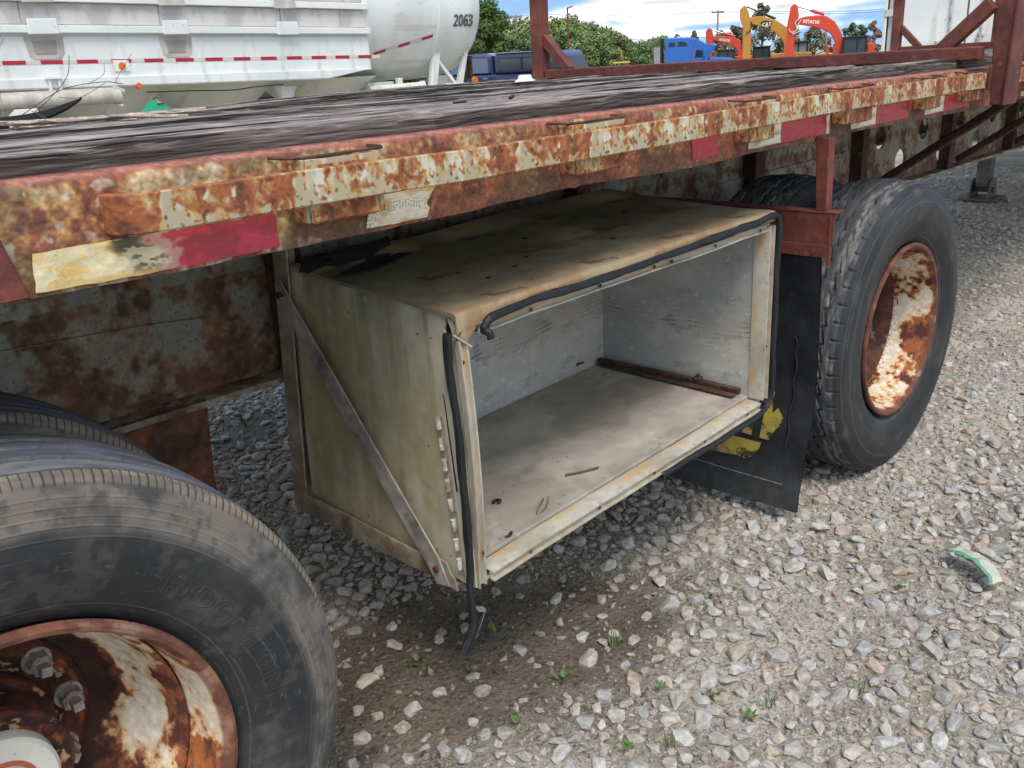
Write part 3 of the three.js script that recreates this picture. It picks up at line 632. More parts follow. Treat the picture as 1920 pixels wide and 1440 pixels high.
// deck planks, each one a board of its own with checks, worn edges and splinters
{
  const widths = [0.2, 0.17, 0.185, 0.165, 0.19, 0.17, 0.18, 0.175, 0.19, 0.165, 0.18, 0.17, 0.175, 0.15], R = rng(77);
  let z = -0.014;
  const rot = (x, near) => sstep(0.25, 0.6, Math.exp(-Math.pow((x + 0.16) / 0.3, 2)) - Math.abs(near - 0.055 - 0.008 * S(FA, x / 1.6, 0.7)) / 0.03 + 0.18 * S(FB, x / 1.1, 0.3));
  widths.forEach((w, i) => {
    const joint = i % 3 === 0 ? [] : [3.0 + R() * 2.5];
    const ends = [-1.6, ...joint, 11.9], seed = i * 0.37 + 0.11, gap = 0.008 + 0.008 * R(), z1 = z, z0 = z - w + gap, lift = [0.004, -0.003, 0.002, -0.002, 0.004, -0.003, 0.002, 0.003, -0.003, 0.002, -0.002, 0.004, -0.003, 0.002][i];
    for (let e = 0; e < ends.length - 1; e++) {
      const a = ends[e] + 0.003, b = ends[e + 1] - 0.003, n = 24, top = range(z1, z0, n).map((q) => [q, 1]);
      const outline = [...top, [z0, 0], [z1, 0]];
      const xs = [];
      for (let x = a; x < b; x += x < 2.6 ? 0.014 : x < 4.5 ? 0.05 : 0.25) xs.push(x);
      xs.push(b);
      const g = sweep(outline, xs, (p) => {
        const t = (p.z - z0) / (z1 - z0), up = p.y > 0.5, y0 = deckY(p.x, p.z) + lift;
        if (!up) { p.y = y0 - 0.036; return; }
        const front = i === 0, edge = (front ? t : Math.min(t, 1.3 - t)) * w, near = (1 - t) * w;
        let d = 0.0020 * S(FA, p.x / 3.6 + seed, p.z / 0.14 + seed) + 0.0013 * S(FC, p.x / 3 + seed, p.z / 0.13);
        d -= 0.006 * sstep(0.9, 1.7, S(FA, p.x / 5 + seed, p.z / 0.3 + seed * 3)) + 0.005 * sstep(1.0, 1.8, S(FB, p.x / 3.5 + seed * 2, p.z / 0.2));
        d -= (0.012 + 0.005 * S(FA, p.x / 1.2 + seed, 0.4)) * sstep(0.018, 0, edge);
        d += (0.005 + 0.003 * Math.sin(i * 2.3)) * (t - 0.5) * 2 * (front ? 0.3 : 1) + 0.003 * S(FA, p.x / 14, seed) * (t > 0.5 ? 1 : -1);
        if (!front) d += 0.003 * (Math.cos((t - 0.5) * 2.8) - 0.6);
        else {                                                // split, rotten outer board
          d += 0.002 + 0.0035 * S(FA, p.x / 1.8, 0.9) * sstep(0.03, 0, near);
          d -= 0.006 * rot(p.x, near);
        }
        p.y = y0 + d;
        p.z += (t > 0.99 || t < 0.01 ? 0.003 * S(FB, p.x / 1.4 + seed, t) : 0);
      });
      const uv = g.attributes.uv, gp = g.attributes.position, gn = g.attributes.normal, col = new Float32Array(uv.count * 3);
      for (let k = 0; k < uv.count; k++) {
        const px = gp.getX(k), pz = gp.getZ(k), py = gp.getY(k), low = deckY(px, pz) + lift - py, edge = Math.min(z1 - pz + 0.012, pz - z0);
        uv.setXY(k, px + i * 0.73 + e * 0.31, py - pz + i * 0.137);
        const wav = 0.008 + 0.006 * S(FB, px / 3.1 + seed, 0.2), boardTone = [1.05, 0.92, 1.0, 0.84, 1.08, 0.95, 1.02, 0.88, 1.06, 0.93, 1, 0.9, 1.04, 0.95][i] * clamp(1 - 0.5 * sstep(0.013, 0.024, low) - (i === 0 ? 0.2 : 0.5) * sstep(wav + 0.007, wav - 0.004, edge));  // tone per board, coloured darker in low spots and along the edges
        const wall = Math.abs(gn.getZ(k)) > 0.75 && (i > 0 || gn.getZ(k) < 0) ? 0.62 : i === 0 && gn.getZ(k) > 0.75 ? 0.8 : 1;  // upright faces coloured darker than the board tops
        col.fill(Math.max(0.12, wall * boardTone * (i === 0 ? 1 - 0.85 * rot(px, z1 - pz) : 1)), k * 3, k * 3 + 3);
      }
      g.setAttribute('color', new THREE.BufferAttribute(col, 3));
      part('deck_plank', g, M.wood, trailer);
    }
    z -= w;
  });
}
// main beams with oval holes, plates, ribs and bracing below the deck
{
  const oval = (cx, cy, rx = 0.064, ry = 0.062) => range(0, 1, 20).slice(0, 20).map((t) => [cx + rx * Math.cos(t * 6.2832), cy + ry * Math.sin(t * 6.2832)]);
  const holes = [];
  for (let k = 0; k < 9; k++) { holes.push(oval(3.61 + k * 0.56, 0.985)); holes.push(oval(3.88 + k * 0.575, 0.838)); }
  for (const z of [-0.75, -1.71]) {
    const near = z > -1;
    const g = [slab([[-1.6, 0.735], [12, 0.735], [12, 1.3], [-1.6, 1.3]], 0.009, 0, holes).translate(0, 0, z)];
    g.push(sweep([[z - 0.07, 0.72], [z + 0.07, 0.72], [z + 0.07, 0.7345], [z - 0.07, 0.7345]], range(-1.6, 12, 300), (p) => { p.y += 0.0012 * S(FA, p.x / 1.5, p.z); }));
    part('main_beam', g, M.beam, trailer);
    if (!near) continue;
    part('patch_plate', slab([[-0.75, 0.742], [-0.09, 0.762], [-0.085, 0.8], [-0.118, 0.86], [-0.128, 0.912], [-0.3, 0.93], [-0.75, 0.955]], 0.007, 0.0015).translate(0, 0, z + 0.009), M.beam, trailer);
    part('patch_plate', slab([[1.85, 0.742], [3.22, 0.742], [3.22, 0.955], [1.85, 0.94]], 0.007, 0.0015).translate(0, 0, z + 0.009), M.beam, trailer);
    for (const x of [0.035, 1.15, 2.27, 3.27, 4.425, 5.55, 6.7]) part('rib_plate', box(x, x + 0.07, 0.736, 1.19, z + 0.006, z + 0.066, 0.002), M.dark, trailer);
    for (const [x0, t] of [[3.48, 0.5], [4.57, 0.5], [5.62, 0.5], [6.8, 0.5]]) part('outrigger_brace', bar(V(x0, 0.768, -0.69), V(x0 + 0.02, 1.21, -0.06), 0.05, 0.04, 0.012), M.dark, trailer);
  }
  for (let x = -1.4; x < 11.5; x += 0.42) part('cross_member', [box(x, x + 0.008, 1.2, 1.318, -2.4, -0.06, 0), box(x - 0.028, x + 0.036, 1.2, 1.206, -2.4, -0.06, 0)], M.dark, trailer);
  part('hanger_bracket', [slab([[-0.43, 0.36], [-0.205, 0.36], [-0.212, 0.54], [-0.198, 0.734], [-0.43, 0.734]], 0.012, 0.002).translate(0, 0, -0.69), slab([[-0.43, 0.36], [-0.22, 0.36], [-0.215, 0.734], [-0.43, 0.734]], 0.012, 0.002).translate(0, 0, -0.8)], M.darkPale, trailer);
  part('hanger_bracket', [slab([[2.66, 0.36], [2.86, 0.36], [2.86, 0.734], [2.66, 0.734]], 0.012, 0.002).translate(0, 0, -0.69)], M.dark, trailer);
  for (const x of [-0.896, 1.97]) part('axle', cyl(V(x, 0.4955, -0.2), V(x, 0.4955, -2.26), 0.065, 0.065, 20), M.dark, trailer);
  for (const x of [-0.896, 1.97]) for (const z of [-0.73, -1.73]) part('leaf_spring', rod([[x - 0.5, 0.62, z], [x, 0.58, z], [x + 0.5, 0.62, z]], 0.035, 8, 20), M.dark, trailer);
  for (const z of [-0.86, -1.6]) part('landing_leg', [box(7.97, 8.1, 0.12, 1.1, z - 0.06, z + 0.06, 0.012), slab([[-0.13, 0.03], [0.13, 0.03], [0.09, 0.17], [0.05, 0.2], [-0.05, 0.2], [-0.09, 0.17]], 0.01, 0.002).translate(8.03, 0, z - 0.08), slab([[-0.13, 0.03], [0.13, 0.03], [0.09, 0.17], [0.05, 0.2], [-0.05, 0.2], [-0.09, 0.17]], 0.01, 0.002).translate(8.03, 0, z + 0.08), box(7.86, 8.2, 0.012, 0.032, z - 0.16, z + 0.16, 0.004), cyl(V(8.03, 0.1, z - 0.1), V(8.03, 0.1, z + 0.1), 0.025)], mat('leg_steel', tMetal, 0.4, 0.4, 0.001, { color: new THREE.Color(0.16, 0.155, 0.15) }), trailer);
}
// wheels: dual pairs; the near outer ones show their hubs
wheel(trailer, -0.896, -0.035, tyreRib, mTyreL, true, 0.4, false, 'dusty ribbed tyre on a deep orange-rusted wheel');
wheel(trailer, -0.896, -0.375, tyreRib, mTyreL, false, 1, true);
wheel(trailer, 1.97, -0.038, tyreBlock, mTyreR, true, 2.1, false, 'block tread tyre on a cream and rust wheel');
wheel(trailer, 1.97, -0.375, tyreBlock, mTyreR, false, 2, true);
for (const x of [-0.896, 1.97]) for (const z of [-2.08, -2.42]) wheel(trailer, x, z, tyrePlain, mTyreR, false, 1, z < -2.2);

// mud flap behind the toolbox on a bracket and post
{
  const tFlap = tex(512, 1024, (u, v, o) => {                // u: left to right as seen (far to near), v: up; 0.62 m x 0.86 m
    const n = S(FA, u, v * 1.4), m = S(FC, u * 3, v * 4), f = S(FB, u * 4, v * 5);
    let c = mix3([25, 27, 32], [35, 37, 41], sstep(-1, 1.3, n));
    c = mix3(c, [78, 80, 78], sstep(0.25, 0.02, v + 0.03 * n) * 0.6);
    c = mix3(c, [150, 146, 132], sstep(2.2, 2.5, S(FC, u * 7, v * 9)) * 0.35);
    if (Math.abs(v - 0.108 + 0.012 * u) < 0.0016 && u > 0.2 && u < 0.9) c = [140, 142, 140];
    o.c = mul3(c, 1 + 0.06 * m + 0.03 * f); o.h = 0.5 + 0.1 * m; o.q = 0.62 + 0.06 * n;
  });
  const x = 1.355, Z0 = -0.545, Z1 = 0.066, bend = (y) => 0.012 * Math.sin(y * 5) - 0.03 * sstep(0.6, 0.03, y);
  const g = new THREE.PlaneGeometry(1, 1, 40, 60), p = g.attributes.position, n2 = g.clone();
  const place = (q, off) => { for (let i = 0; i < q.count; i++) { const u = q.getX(i) + 0.5, v = q.getY(i) + 0.5, y = mix(0.045, 0.9, v), z = mix(Z0, Z1 - 0.018 * sstep(0.5, 0, v), u); q.setXYZ(i, x + off + bend(y) + 0.004 * S(FF, u, v), y - 0.02 * (1 - v) * (1 - u), z); } };
  place(p, 0); place(n2.attributes.position, 0.008);
  const flap = part('mud_flap', [g, n2].map((q) => { q.computeVertexNormals(); return q; }), mat('flap_rubber', tFlap, 1, 1, 0.002, { side: THREE.DoubleSide }), trailer, 'black rubber flap with remains of yellow lettering');
  const yel = mat('yellow_paint', tex(128, 128, (u, v, o) => { const n = S(FA, u, v), m = S(FE, u, v); o.c = mix3(mix3([190, 168, 70], [168, 152, 82], sstep(-1, 1, S(FC, u, v))), [58, 58, 52], sstep(0.35, 0.8, n + 0.35 * m)); o.q = 0.6; o.h = 0.5; }), 0.2, 0.2, 0);
  const mark = (pts) => slabX(pts, -0.0006, 0.0006).applyMatrix4(new THREE.Matrix4().makeTranslation(x, 0, 0));
  const fit = (geo) => { const q = geo.attributes.position; for (let i = 0; i < q.count; i++) q.setX(i, q.getX(i) - 0.0022 + bend(q.getY(i)) + 0.004 * S(FF, (q.getZ(i) - Z0) / (Z1 - Z0), (q.getY(i) - 0.045) / 0.855)); return geo; };
  part('yellow_mark', [[[-0.297, 0.172], [-0.24, 0.238], [-0.2, 0.245], [-0.15, 0.246], [-0.095, 0.247], [-0.1, 0.225], [-0.125, 0.192], [-0.144, 0.179], [-0.18, 0.183], [-0.22, 0.178]],
    [[-0.225, 0.262], [-0.2, 0.266], [-0.188, 0.285], [-0.166, 0.286], [-0.165, 0.264], [-0.132, 0.264], [-0.13, 0.34], [-0.145, 0.365], [-0.19, 0.345], [-0.215, 0.32]],
    [[-0.102, 0.262], [-0.07, 0.262], [-0.052, 0.3], [-0.036, 0.318], [-0.03, 0.345], [-0.05, 0.372], [-0.068, 0.35], [-0.072, 0.392], [-0.066, 0.42], [-0.09, 0.45], [-0.104, 0.44], [-0.096, 0.35], [-0.1, 0.3]],
    [[-0.112, 0.478], [-0.094, 0.478], [-0.104, 0.495]]].map((q) => fit(mark(q))), yel, flap);
  const tear = [[0.004, 0.62], [0.012, 0.6], [0.008, 0.56], [0.014, 0.52], [0.006, 0.47], [0.013, 0.43], [0.004, 0.39], [0.0, 0.34], [0.004, 0.3], [-0.004, 0.25], [-0.01, 0.3], [-0.004, 0.36], [-0.002, 0.42], [0.0, 0.48], [-0.002, 0.54]].map(([z, y]) => [z - 0.004, y]);
  part('tear', fit(mark(tear)), M.hole, flap);
  part('tear_lip', rod(tear.slice(0, 10).map(([z, y]) => V(x - 0.006 + bend(y), y, z - 0.004)), 0.0022, 5, 40), mat('flap_edge', tFlap, 1, 1, 0, { color: new THREE.Color(2, 2, 2) }), flap);
  part('flap_bracket', [box(1.34, 1.346, 0.905, 0.993, -0.66, 0.098, 0.002), box(1.3385, 1.385, 0.993, 1.0, -0.66, 0.104, 0.002), box(1.335, 1.3405, 0.868, 0.906, -0.56, 0.082, 0.002), box(1.336, 1.35, 0.84, 0.99, 0.083, 0.092, 0.002), ...[-0.45, -0.2, 0.045].map((z) => cyl(V(1.334, 0.886, z), V(1.328, 0.886, z), 0.008, 0.008, 6))], M.primer, trailer);
  part('flap_post', [slabX([[0.026, 1.2], [0.068, 1.2], [0.071, 1.0], [0.04, 1.0]], 1.343, 1.378, 0.002)], M.primer, trailer);
}
// ---------------------------------------------------------------- the toolbox under the side
{
  const tb = sub('toolbox', trailer, 'open doorless storage box of stained olive-grey laminate with a torn black seal');
  const C = { LFB: V(0, 0.404, 0), LFT: V(-0.004, 0.997, 0), RFT: V(1.172, 1.014, 0), RFB: V(1.172, 0.446, 0), LBB: V(0, 0.4, -0.61), LBT: V(0, 1.02, -0.578), RBT: V(1.178, 1.033, -0.6), RBB: V(1.172, 0.447, -0.6) };
  const WX = 1.172, WY = 0.59, WZ = 0.6, e = V(0, 0, 0), f = V(0, 0, 0), h = V(0, 0, 0), k = V(0, 0, 0);
  const world = (p) => {                                      // the box has racked: its eight corners are where they ended up
    const u = p.x / WX, v = p.y / WY, w = (p.z + WZ) / WZ;
    e.lerpVectors(C.LFB, C.RFB, u); f.lerpVectors(C.LFT, C.RFT, u); h.lerpVectors(C.LBB, C.RBB, u); k.lerpVectors(C.LBT, C.RBT, u);
    e.lerp(f, v); h.lerp(k, v);
    return p.copy(h.lerp(e, w));
  };
  const warp = (g, soft) => { const p = g.attributes.position, q = V(0, 0, 0); for (let i = 0; i < p.count; i++) { q.fromBufferAttribute(p, i); if (soft) soft(q); world(q); p.setXYZ(i, q.x, q.y, q.z); } g.computeVertexNormals(); return g; };
  const faceUV = (g, fn) => { const p = g.attributes.position, uv = g.attributes.uv; for (let i = 0; i < p.count; i++) uv.setXY(i, ...fn(p.getX(i), p.getY(i), p.getZ(i))); return g; };
  const B = (x0, x1, y0, y1, z0, z1, r = 0.003) => box(x0, x1, y0, y1, z0, z1, r);
  // panels
  const holeA = [[-0.031, 0.58], [-0.026, 0.583], [-0.021, 0.572], [-0.016, 0.565], [-0.013, 0.55], [-0.017, 0.54], [-0.028, 0.536], [-0.036, 0.545], [-0.038, 0.557], [-0.034, 0.568]];
  part('hole_backing', warp(slabX([[-0.05, 0.53], [-0.008, 0.53], [-0.01, 0.578], [-0.03, 0.586], [-0.05, 0.586]], 0.0085, 0.0105)), M.hole, tb, 'black sheet behind the broken corner hole, standing for its inner shade');  // black sheet set behind the hole to stand for the shade inside
  part('side_panel', warp(faceUV(slabX([[-0.6, 0], [-0.004, 0], [-0.002, 0.57], [-0.012, 0.583], [-0.03, 0.589], [-0.6, 0.589]], 0, 0.006, 0, [holeA]), (x, y, z) => [z + 0.62, y + 0.02])), M.boxSide, tb, 'outer side, mottled olive');
  part('side_panel', warp(B(0.02, 0.026, 0.03, 0.584, -0.59, -0.03)), M.boxIn, tb);
  part('side_panel', warp(faceUV(B(1.15, 1.17, 0.006, 0.584, -0.596, -0.012), (x, y, z) => [z + 0.6 + 0.3, y])), M.boxIn, tb);
  part('back_panel', warp(B(0.008, 1.166, 0.006, 0.584, -0.6, -0.588)), M.boxIn, tb);
  part('floor_panel', warp(faceUV(B(0.027, 1.149, 0.024, 0.036, -0.587, -0.04), (x, y, z) => [x, -z])), M.boxFloor, tb);
  part('base_panel', warp(B(0.007, 1.165, 0, 0.006, -0.597, -0.006)), M.boxSide, tb);
  {
    const g = sweep([...range(-0.6, -0.012, 18).map((z) => [z, 0.597]), [-0.002, 0.5966], [0.0035, 0.595], [0.0065, 0.5915], [0.0075, 0.586], [0.0075, 0.571], [0.003, 0.571], [0.002, 0.582], [-0.01, 0.589], [-0.6, 0.589]], range(-0.004, 1.178, 60));
    warp(faceUV(g, (x, y, z) => [x, (z + 0.6)]), (q) => { if (q.y > 0.58) q.y += 0.0022 * S(FA, q.x / 1.3, q.z / 1.3) + 0.004 * S(FF, q.x / 2, q.z / 2) * sstep(0, -0.1, q.z); if (q.y < 0.5755) q.y += 0.003 * S(FB, q.x / 0.9, 0.4) + (q.x < 0.06 ? -0.01 * S(FC, q.x / 0.3, 0.2) - 0.008 : 0); });
    part('roof_panel', toCreasedNormals(g, 0.8), M.boxRoof, tb, 'brown and mossy top with a rust-stained front edge');
  }
  // frame round the opening: outer lip, groove, inner lip turned inwards
  const prof = [[0, -0.004], [0, 0.0115], [0.0025, 0.012], [0.0045, 0.0015], [0.0165, 0.001], [0.0185, 0.0085], [0.0215, 0.0085], [0.0235, 0.003], [0.0255, -0.038], [0.0232, -0.038], [0.0215, -0.003]];
  const rail = (len, m, soft) => { let g = new THREE.ExtrudeGeometry(shapeOf(prof), { depth: len, bevelEnabled: false, steps: 24 }); g = planarUV(g); const p = g.attributes.position, uv = g.attributes.uv; for (let i = 0; i < p.count; i++) uv.setXY(i, p.getZ(i), p.getX(i) * 1.6 + p.getY(i) * 0.6); g.applyMatrix4(m); return toCreasedNormals(warp(g, soft), 0.5); };
  const basis = (n, z, l, o) => new THREE.Matrix4().makeBasis(n, z, l).setPosition(o);
  const X = V(1, 0, 0), Y = V(0, 1, 0), Z = V(0, 0, 1), nY = V(0, -1, 0), nX = V(-1, 0, 0);
  const ragged = (q) => { q.y += 0.0012 * S(FB, q.x / 0.8, 0.7); };
  part('opening_frame', rail(1.1, basis(Y, Z, X, V(0.04, 0.002, 0)), ragged), M.boxFrame, tb, 'lower rail');
  part('opening_frame', rail(1.082, basis(nY, Z, X, V(0.056, 0.569, 0)), ragged), M.boxFrame, tb, 'upper rail');
  part('opening_frame', rail(0.528, basis(nX, Z, Y, V(1.172, 0.03, 0))), M.boxFrame, tb, 'right rail');
  part('opening_frame', rail(0.548, basis(X, Z, Y, V(0, -0.002, 0.003)), (q) => { const t = q.y / 0.55; q.x = (q.x) * 1.12 - 0.012 * t + 0.004; q.z += 0.008 * Math.sin(t * 3.14) - 0.012 * (1 - t) * (1 - t); q.y = Math.min(q.y, 0.557 - (q.x + 0.014) * 0.8); }), M.boxFrame, tb, 'left rail, torn loose at the top');
  part('frame_splinter', warp(bar(V(-0.016, 0.5605, 0.006), V(0.026, 0.5265, 0.008), 0.013, 0.0045, 0.0012, V(0.6, 0.8, 0))), M.boxFrame, tb, 'broken end of the left rail');
  part('frame_splinter', warp(slab([[0.012, 0.0], [0.05, 0.004], [0.046, -0.01], [0.03, -0.022], [0.02, -0.034], [0.006, -0.02]], 0.006).translate(-0.002, 0.568, 0.004)), M.boxRoof, tb);
  // screws
  const screws = [[0.2, 0.557], [0.42, 0.557], [0.62, 0.557], [0.69, 0.556], [0.88, 0.557], [1.1, 0.556], [0.16, 0.0145], [0.4, 0.0145], [0.62, 0.0145], [0.85, 0.0145], [1.07, 0.0145], [0.006, 0.5], [0.014, 0.3], [0.018, 0.08], [1.159, 0.2], [1.159, 0.42]];
  part('screws', screws.map(([x, y]) => warp(planarUV(new THREE.SphereGeometry(0.0042, 8, 6).scale(1, 1, 0.5).translate(x, y, 0.0065)))), M.hub, tb, 'rusty screw heads in the frame');
  // the black door seal: along the top, down the right, back along the bottom
  const seal = (pts, r, n) => { const g = rod(pts, r, 8, n), p = g.attributes.position; for (let i = 0; i < p.count; i++) { const x = p.getX(i), y = p.getY(i), z = p.getZ(i); p.setXYZ(i, x + 0.0012 * S(FA, x / 0.5 + z * 9, y / 0.5), y + 0.0016 * S(FB, x / 0.6 + z * 9, y / 0.5), z + 0.0015 * S(FA, x / 0.4, y / 0.4 + z * 9)); } g.computeVertexNormals(); return g; };
  part('door_seal', [seal([[0.056, 0.958, 0.014], [0.052, 0.965, 0.017], [0.062, 0.978, 0.018], [0.09, 0.9835, 0.017], [0.2, 0.988, 0.016], [0.367, 0.99, 0.017], [0.557, 0.994, 0.0155], [0.77, 0.999, 0.0165], [1.02, 1.008, 0.016], [1.13, 1.0175, 0.016], [1.165, 1.014, 0.016], [1.1795, 0.99, 0.016], [1.181, 0.9, 0.016], [1.182, 0.774, 0.016], [1.1825, 0.6, 0.016], [1.181, 0.5, 0.016], [1.17, 0.463, 0.016], [1.14, 0.445, 0.016], [1.06, 0.4375, 0.016], [0.9, 0.4335, 0.016], [0.78, 0.43, 0.015], [0.68, 0.427, 0.014], [0.645, 0.425, 0.012]], 0.0086, 220), seal([[0.052, 0.962, 0.018], [0.057, 0.955, 0.026], [0.058, 0.944, 0.027]], 0.0075, 14)], M.rubber, tb, 'black rubber bead');
  part('door_seal', [seal([[-0.03, 0.975, 0.004], [-0.0315, 0.955, 0.004], [-0.027, 0.848, 0.004], [-0.021, 0.723, 0.004], [-0.018, 0.592, 0.004], [-0.017, 0.469, 0.003], [-0.022, 0.425, 0.004], [-0.026, 0.388, 0.008], [-0.0275, 0.349, 0.01], [-0.036, 0.326, 0.012], [-0.067, 0.283, 0.012]], 0.0085, 120), seal([[-0.003, 0.352, 0.012], [-0.016, 0.33, 0.013], [-0.036, 0.3, 0.013], [-0.052, 0.276, 0.012]], 0.005, 20)], M.rubber, tb, 'black rubber bead hanging down past the corner');
  part('seal_clip', [bar(V(-0.016, 0.367, 0.012), V(0.002, 0.36, 0.016), 0.016, 0.002, 0.0005, V(0.3, 0.9, 0.3)), rod([[0.003, 0.362, 0.016], [-0.008, 0.336, 0.016], [-0.03, 0.306, 0.017]], 0.0018, 5, 12)], plain('clip_zinc', 0x8e9290, 0.4, { metalness: 0.5 }), tb);
  // hinge knuckles down the side
  for (let i = 0; i < 8; i++) { const t = i / 7, y = mix(0.766, 0.452, t), z = mix(-0.0705, -0.041, t); part('hinge_knuckle', cyl(V(-0.0085, y + 0.0125, z - 0.0008), V(-0.0085, y - 0.0125, z + 0.0008), 0.0058, 0.0058, 12), mat('knuckle', tMetal, 0.1, 0.1, 0, { color: new THREE.Color(0.72, 0.69, 0.6) }), tb); }
  part('hinge_leaf', slabX([[-0.066, 0.78], [-0.061, 0.78], [-0.032, 0.42], [-0.038, 0.42]], -0.004, -0.001), M.strap, tb);
  part('hinge_gap', slabX([[-0.058, 0.85], [-0.0545, 0.85], [-0.036, 0.62], [-0.04, 0.62]], -0.0025, -0.001), M.hole, tb, 'dark slit where the laminate has split');
  // angle iron hanger: post, foot and diagonal strap
  part('hanger_post', [bar(V(-0.012, 1.2, -0.566), V(-0.012, 0.377, -0.652), 0.058, 0.005, 0.001, X), bar(V(0.018, 1.2, -0.596), V(0.018, 0.377, -0.682), 0.005, 0.05, 0.001, X), ], M.angle, tb);
  part('hanger_foot', [slabX([[-0.64, 0.378], [-0.628, 0.437], [-0.3, 0.4365], [-0.09, 0.4345], [-0.058, 0.391]], -0.0165, -0.0115, 0.001), slabX([[-0.62, 0.386], [-0.62, 0.391], [-0.06, 0.391], [-0.06, 0.386]], -0.0115, 0.05, 0.001), slabX([[-0.098, 0.39], [-0.038, 0.392], [-0.046, 0.418], [-0.058, 0.428], [-0.07, 0.45], [-0.098, 0.45]], -0.0215, -0.0175, 0.001)], M.angle, tb);
  part('diagonal_strap', [slabX([[-0.602, 0.987], [-0.575, 1.0], [-0.553, 0.972], [-0.09, 0.458], [-0.06, 0.398], [-0.1, 0.388], [-0.125, 0.42], [-0.585, 0.935]], -0.027, -0.0225, 0.001)], M.strap, tb);
  part('strap_bolts', [cyl(V(-0.022, 0.965, -0.575), V(-0.036, 0.965, -0.575), 0.009, 0.009, 6), cyl(V(-0.022, 0.428, -0.095), V(-0.034, 0.428, -0.095), 0.008, 0.008, 6)], M.hub, tb);
}
// things lying in and on the toolbox
{
  lone('angle_bar', [...[[[1.112, 0.497, -0.575], [1.124, 0.494, -0.42]], [[1.124, 0.494, -0.42], [1.126, 0.497, -0.24]], [[1.126, 0.497, -0.24], [1.136, 0.493, -0.06]]].map(([a, b]) => bar(V(...a), V(...b), 0.02, 0.016, 0.004)), box(1.094, 1.12, 0.4845, 0.488, -0.57, -0.06, 0.001), cyl(V(1.128, 0.503, -0.2), V(1.128, 0.5095, -0.2), 0.015, 0.015, 14), cyl(V(1.128, 0.509, -0.2), V(1.128, 0.52, -0.2), 0.006, 0.006, 10)], M.dark, 'rusty brown metal bar along the right edge of the toolbox floor', 'metal bar');
  const twig = plain('dry_twig', 0x6a5644, 0.9);
  lone('twig', rod([[0.438, 0.462, -0.136], [0.475, 0.463, -0.115], [0.52, 0.465, -0.094]], 0.0028, 5, 10), twig, 'straight dry twig lying mid-floor in the toolbox', 'twig');
  lone('twig', [rod([[0.25, 0.445, -0.06], [0.27, 0.452, -0.075], [0.318, 0.456, -0.1]], 0.002, 5, 10), rod([[0.262, 0.448, -0.062], [0.29, 0.458, -0.066], [0.315, 0.468, -0.08]], 0.0016, 5, 10)], twig, 'thin bent twigs against the lower lip of the toolbox', 'twig');
  lone('rubber_scrap', rod([[0.236, 0.452, -0.175], [0.244, 0.456, -0.172], [0.246, 0.453, -0.184], [0.238, 0.451, -0.19], [0.23, 0.45, -0.182]], 0.004, 6, 16), M.rubber, 'curled black rubber scrap on the left of the toolbox floor', 'scrap');
  lone('rubber_scrap', rod([[0.14, 0.445, -0.052], [0.15, 0.447, -0.05], [0.163, 0.447, -0.056]], 0.004, 6, 10), M.rubber, 'black scrap by the front left corner of the toolbox floor', 'scrap');
  lone('bolt', [cyl(V(1.02, 0.505, -0.588), V(1.035, 0.51, -0.575), 0.003, 0.003, 8), cyl(V(1.016, 0.5037, -0.592), V(1.02, 0.505, -0.588), 0.006, 0.006, 6)], M.hub, 'small bolt sticking from the back wall of the toolbox', 'bolt');
  // a charred, peeling sheet of tarpaper on the toolbox roof and crumbs
  const R = rng(5), sheets = [];
  for (let i = 0; i < 9; i++) {
    const cx = 0.02 + R() * 0.2, cz = -0.56 + R() * 0.16 - 0.03 * i * 0.3, n = 9, a0 = R() * 6, pts = range(0, n - 1, n - 1).map((k) => { const a = a0 + (k / n) * 6.283, r = (0.035 + 0.05 * R()); return [r * 1.7 * Math.cos(a), r * 0.55 * Math.sin(a)]; });
    const g = slab(pts, 0.003).rotateX(-Math.PI / 2 + (R() - 0.5) * 0.12).rotateZ((R() - 0.5) * 0.12).rotateY(0.1 + R() * 0.5).translate(cx + 0.03, 1.0195 + 0.004 * i * 0.5 + R() * 0.004, Math.max(cz, -0.545));
    sheets.push(g);
  }
  lone('tar_flakes', sheets, M.charcoal, 'heap of charred black flakes on the back left of the toolbox roof', 'debris');
  const bits = [], spots = [[0.36, -0.16], [0.75, -0.35], [0.28, -0.12], [0.5, -0.3], [0.62, -0.12], [0.9, -0.3], [0.18, -0.1], [0.4, -0.4], [0.8, -0.17], [1.0, -0.42]].slice(0, 7);
  spots.forEach(([x, z], i) => bits.push(box(-0.004 - 0.004 * R(), 0.004, 0, 0.003, -0.004, 0.004 + 0.004 * R(), 0).rotateY(R() * 3).translate(x, 1.012 + 0.014 * x / 1.17 + 0.0045 - z * 0.03, z)));
  tag(part('roof_crumbs', bits, M.charcoal, scene), 'scattered dark crumbs and chips on the toolbox roof', 'debris', null, 'stuff');
}
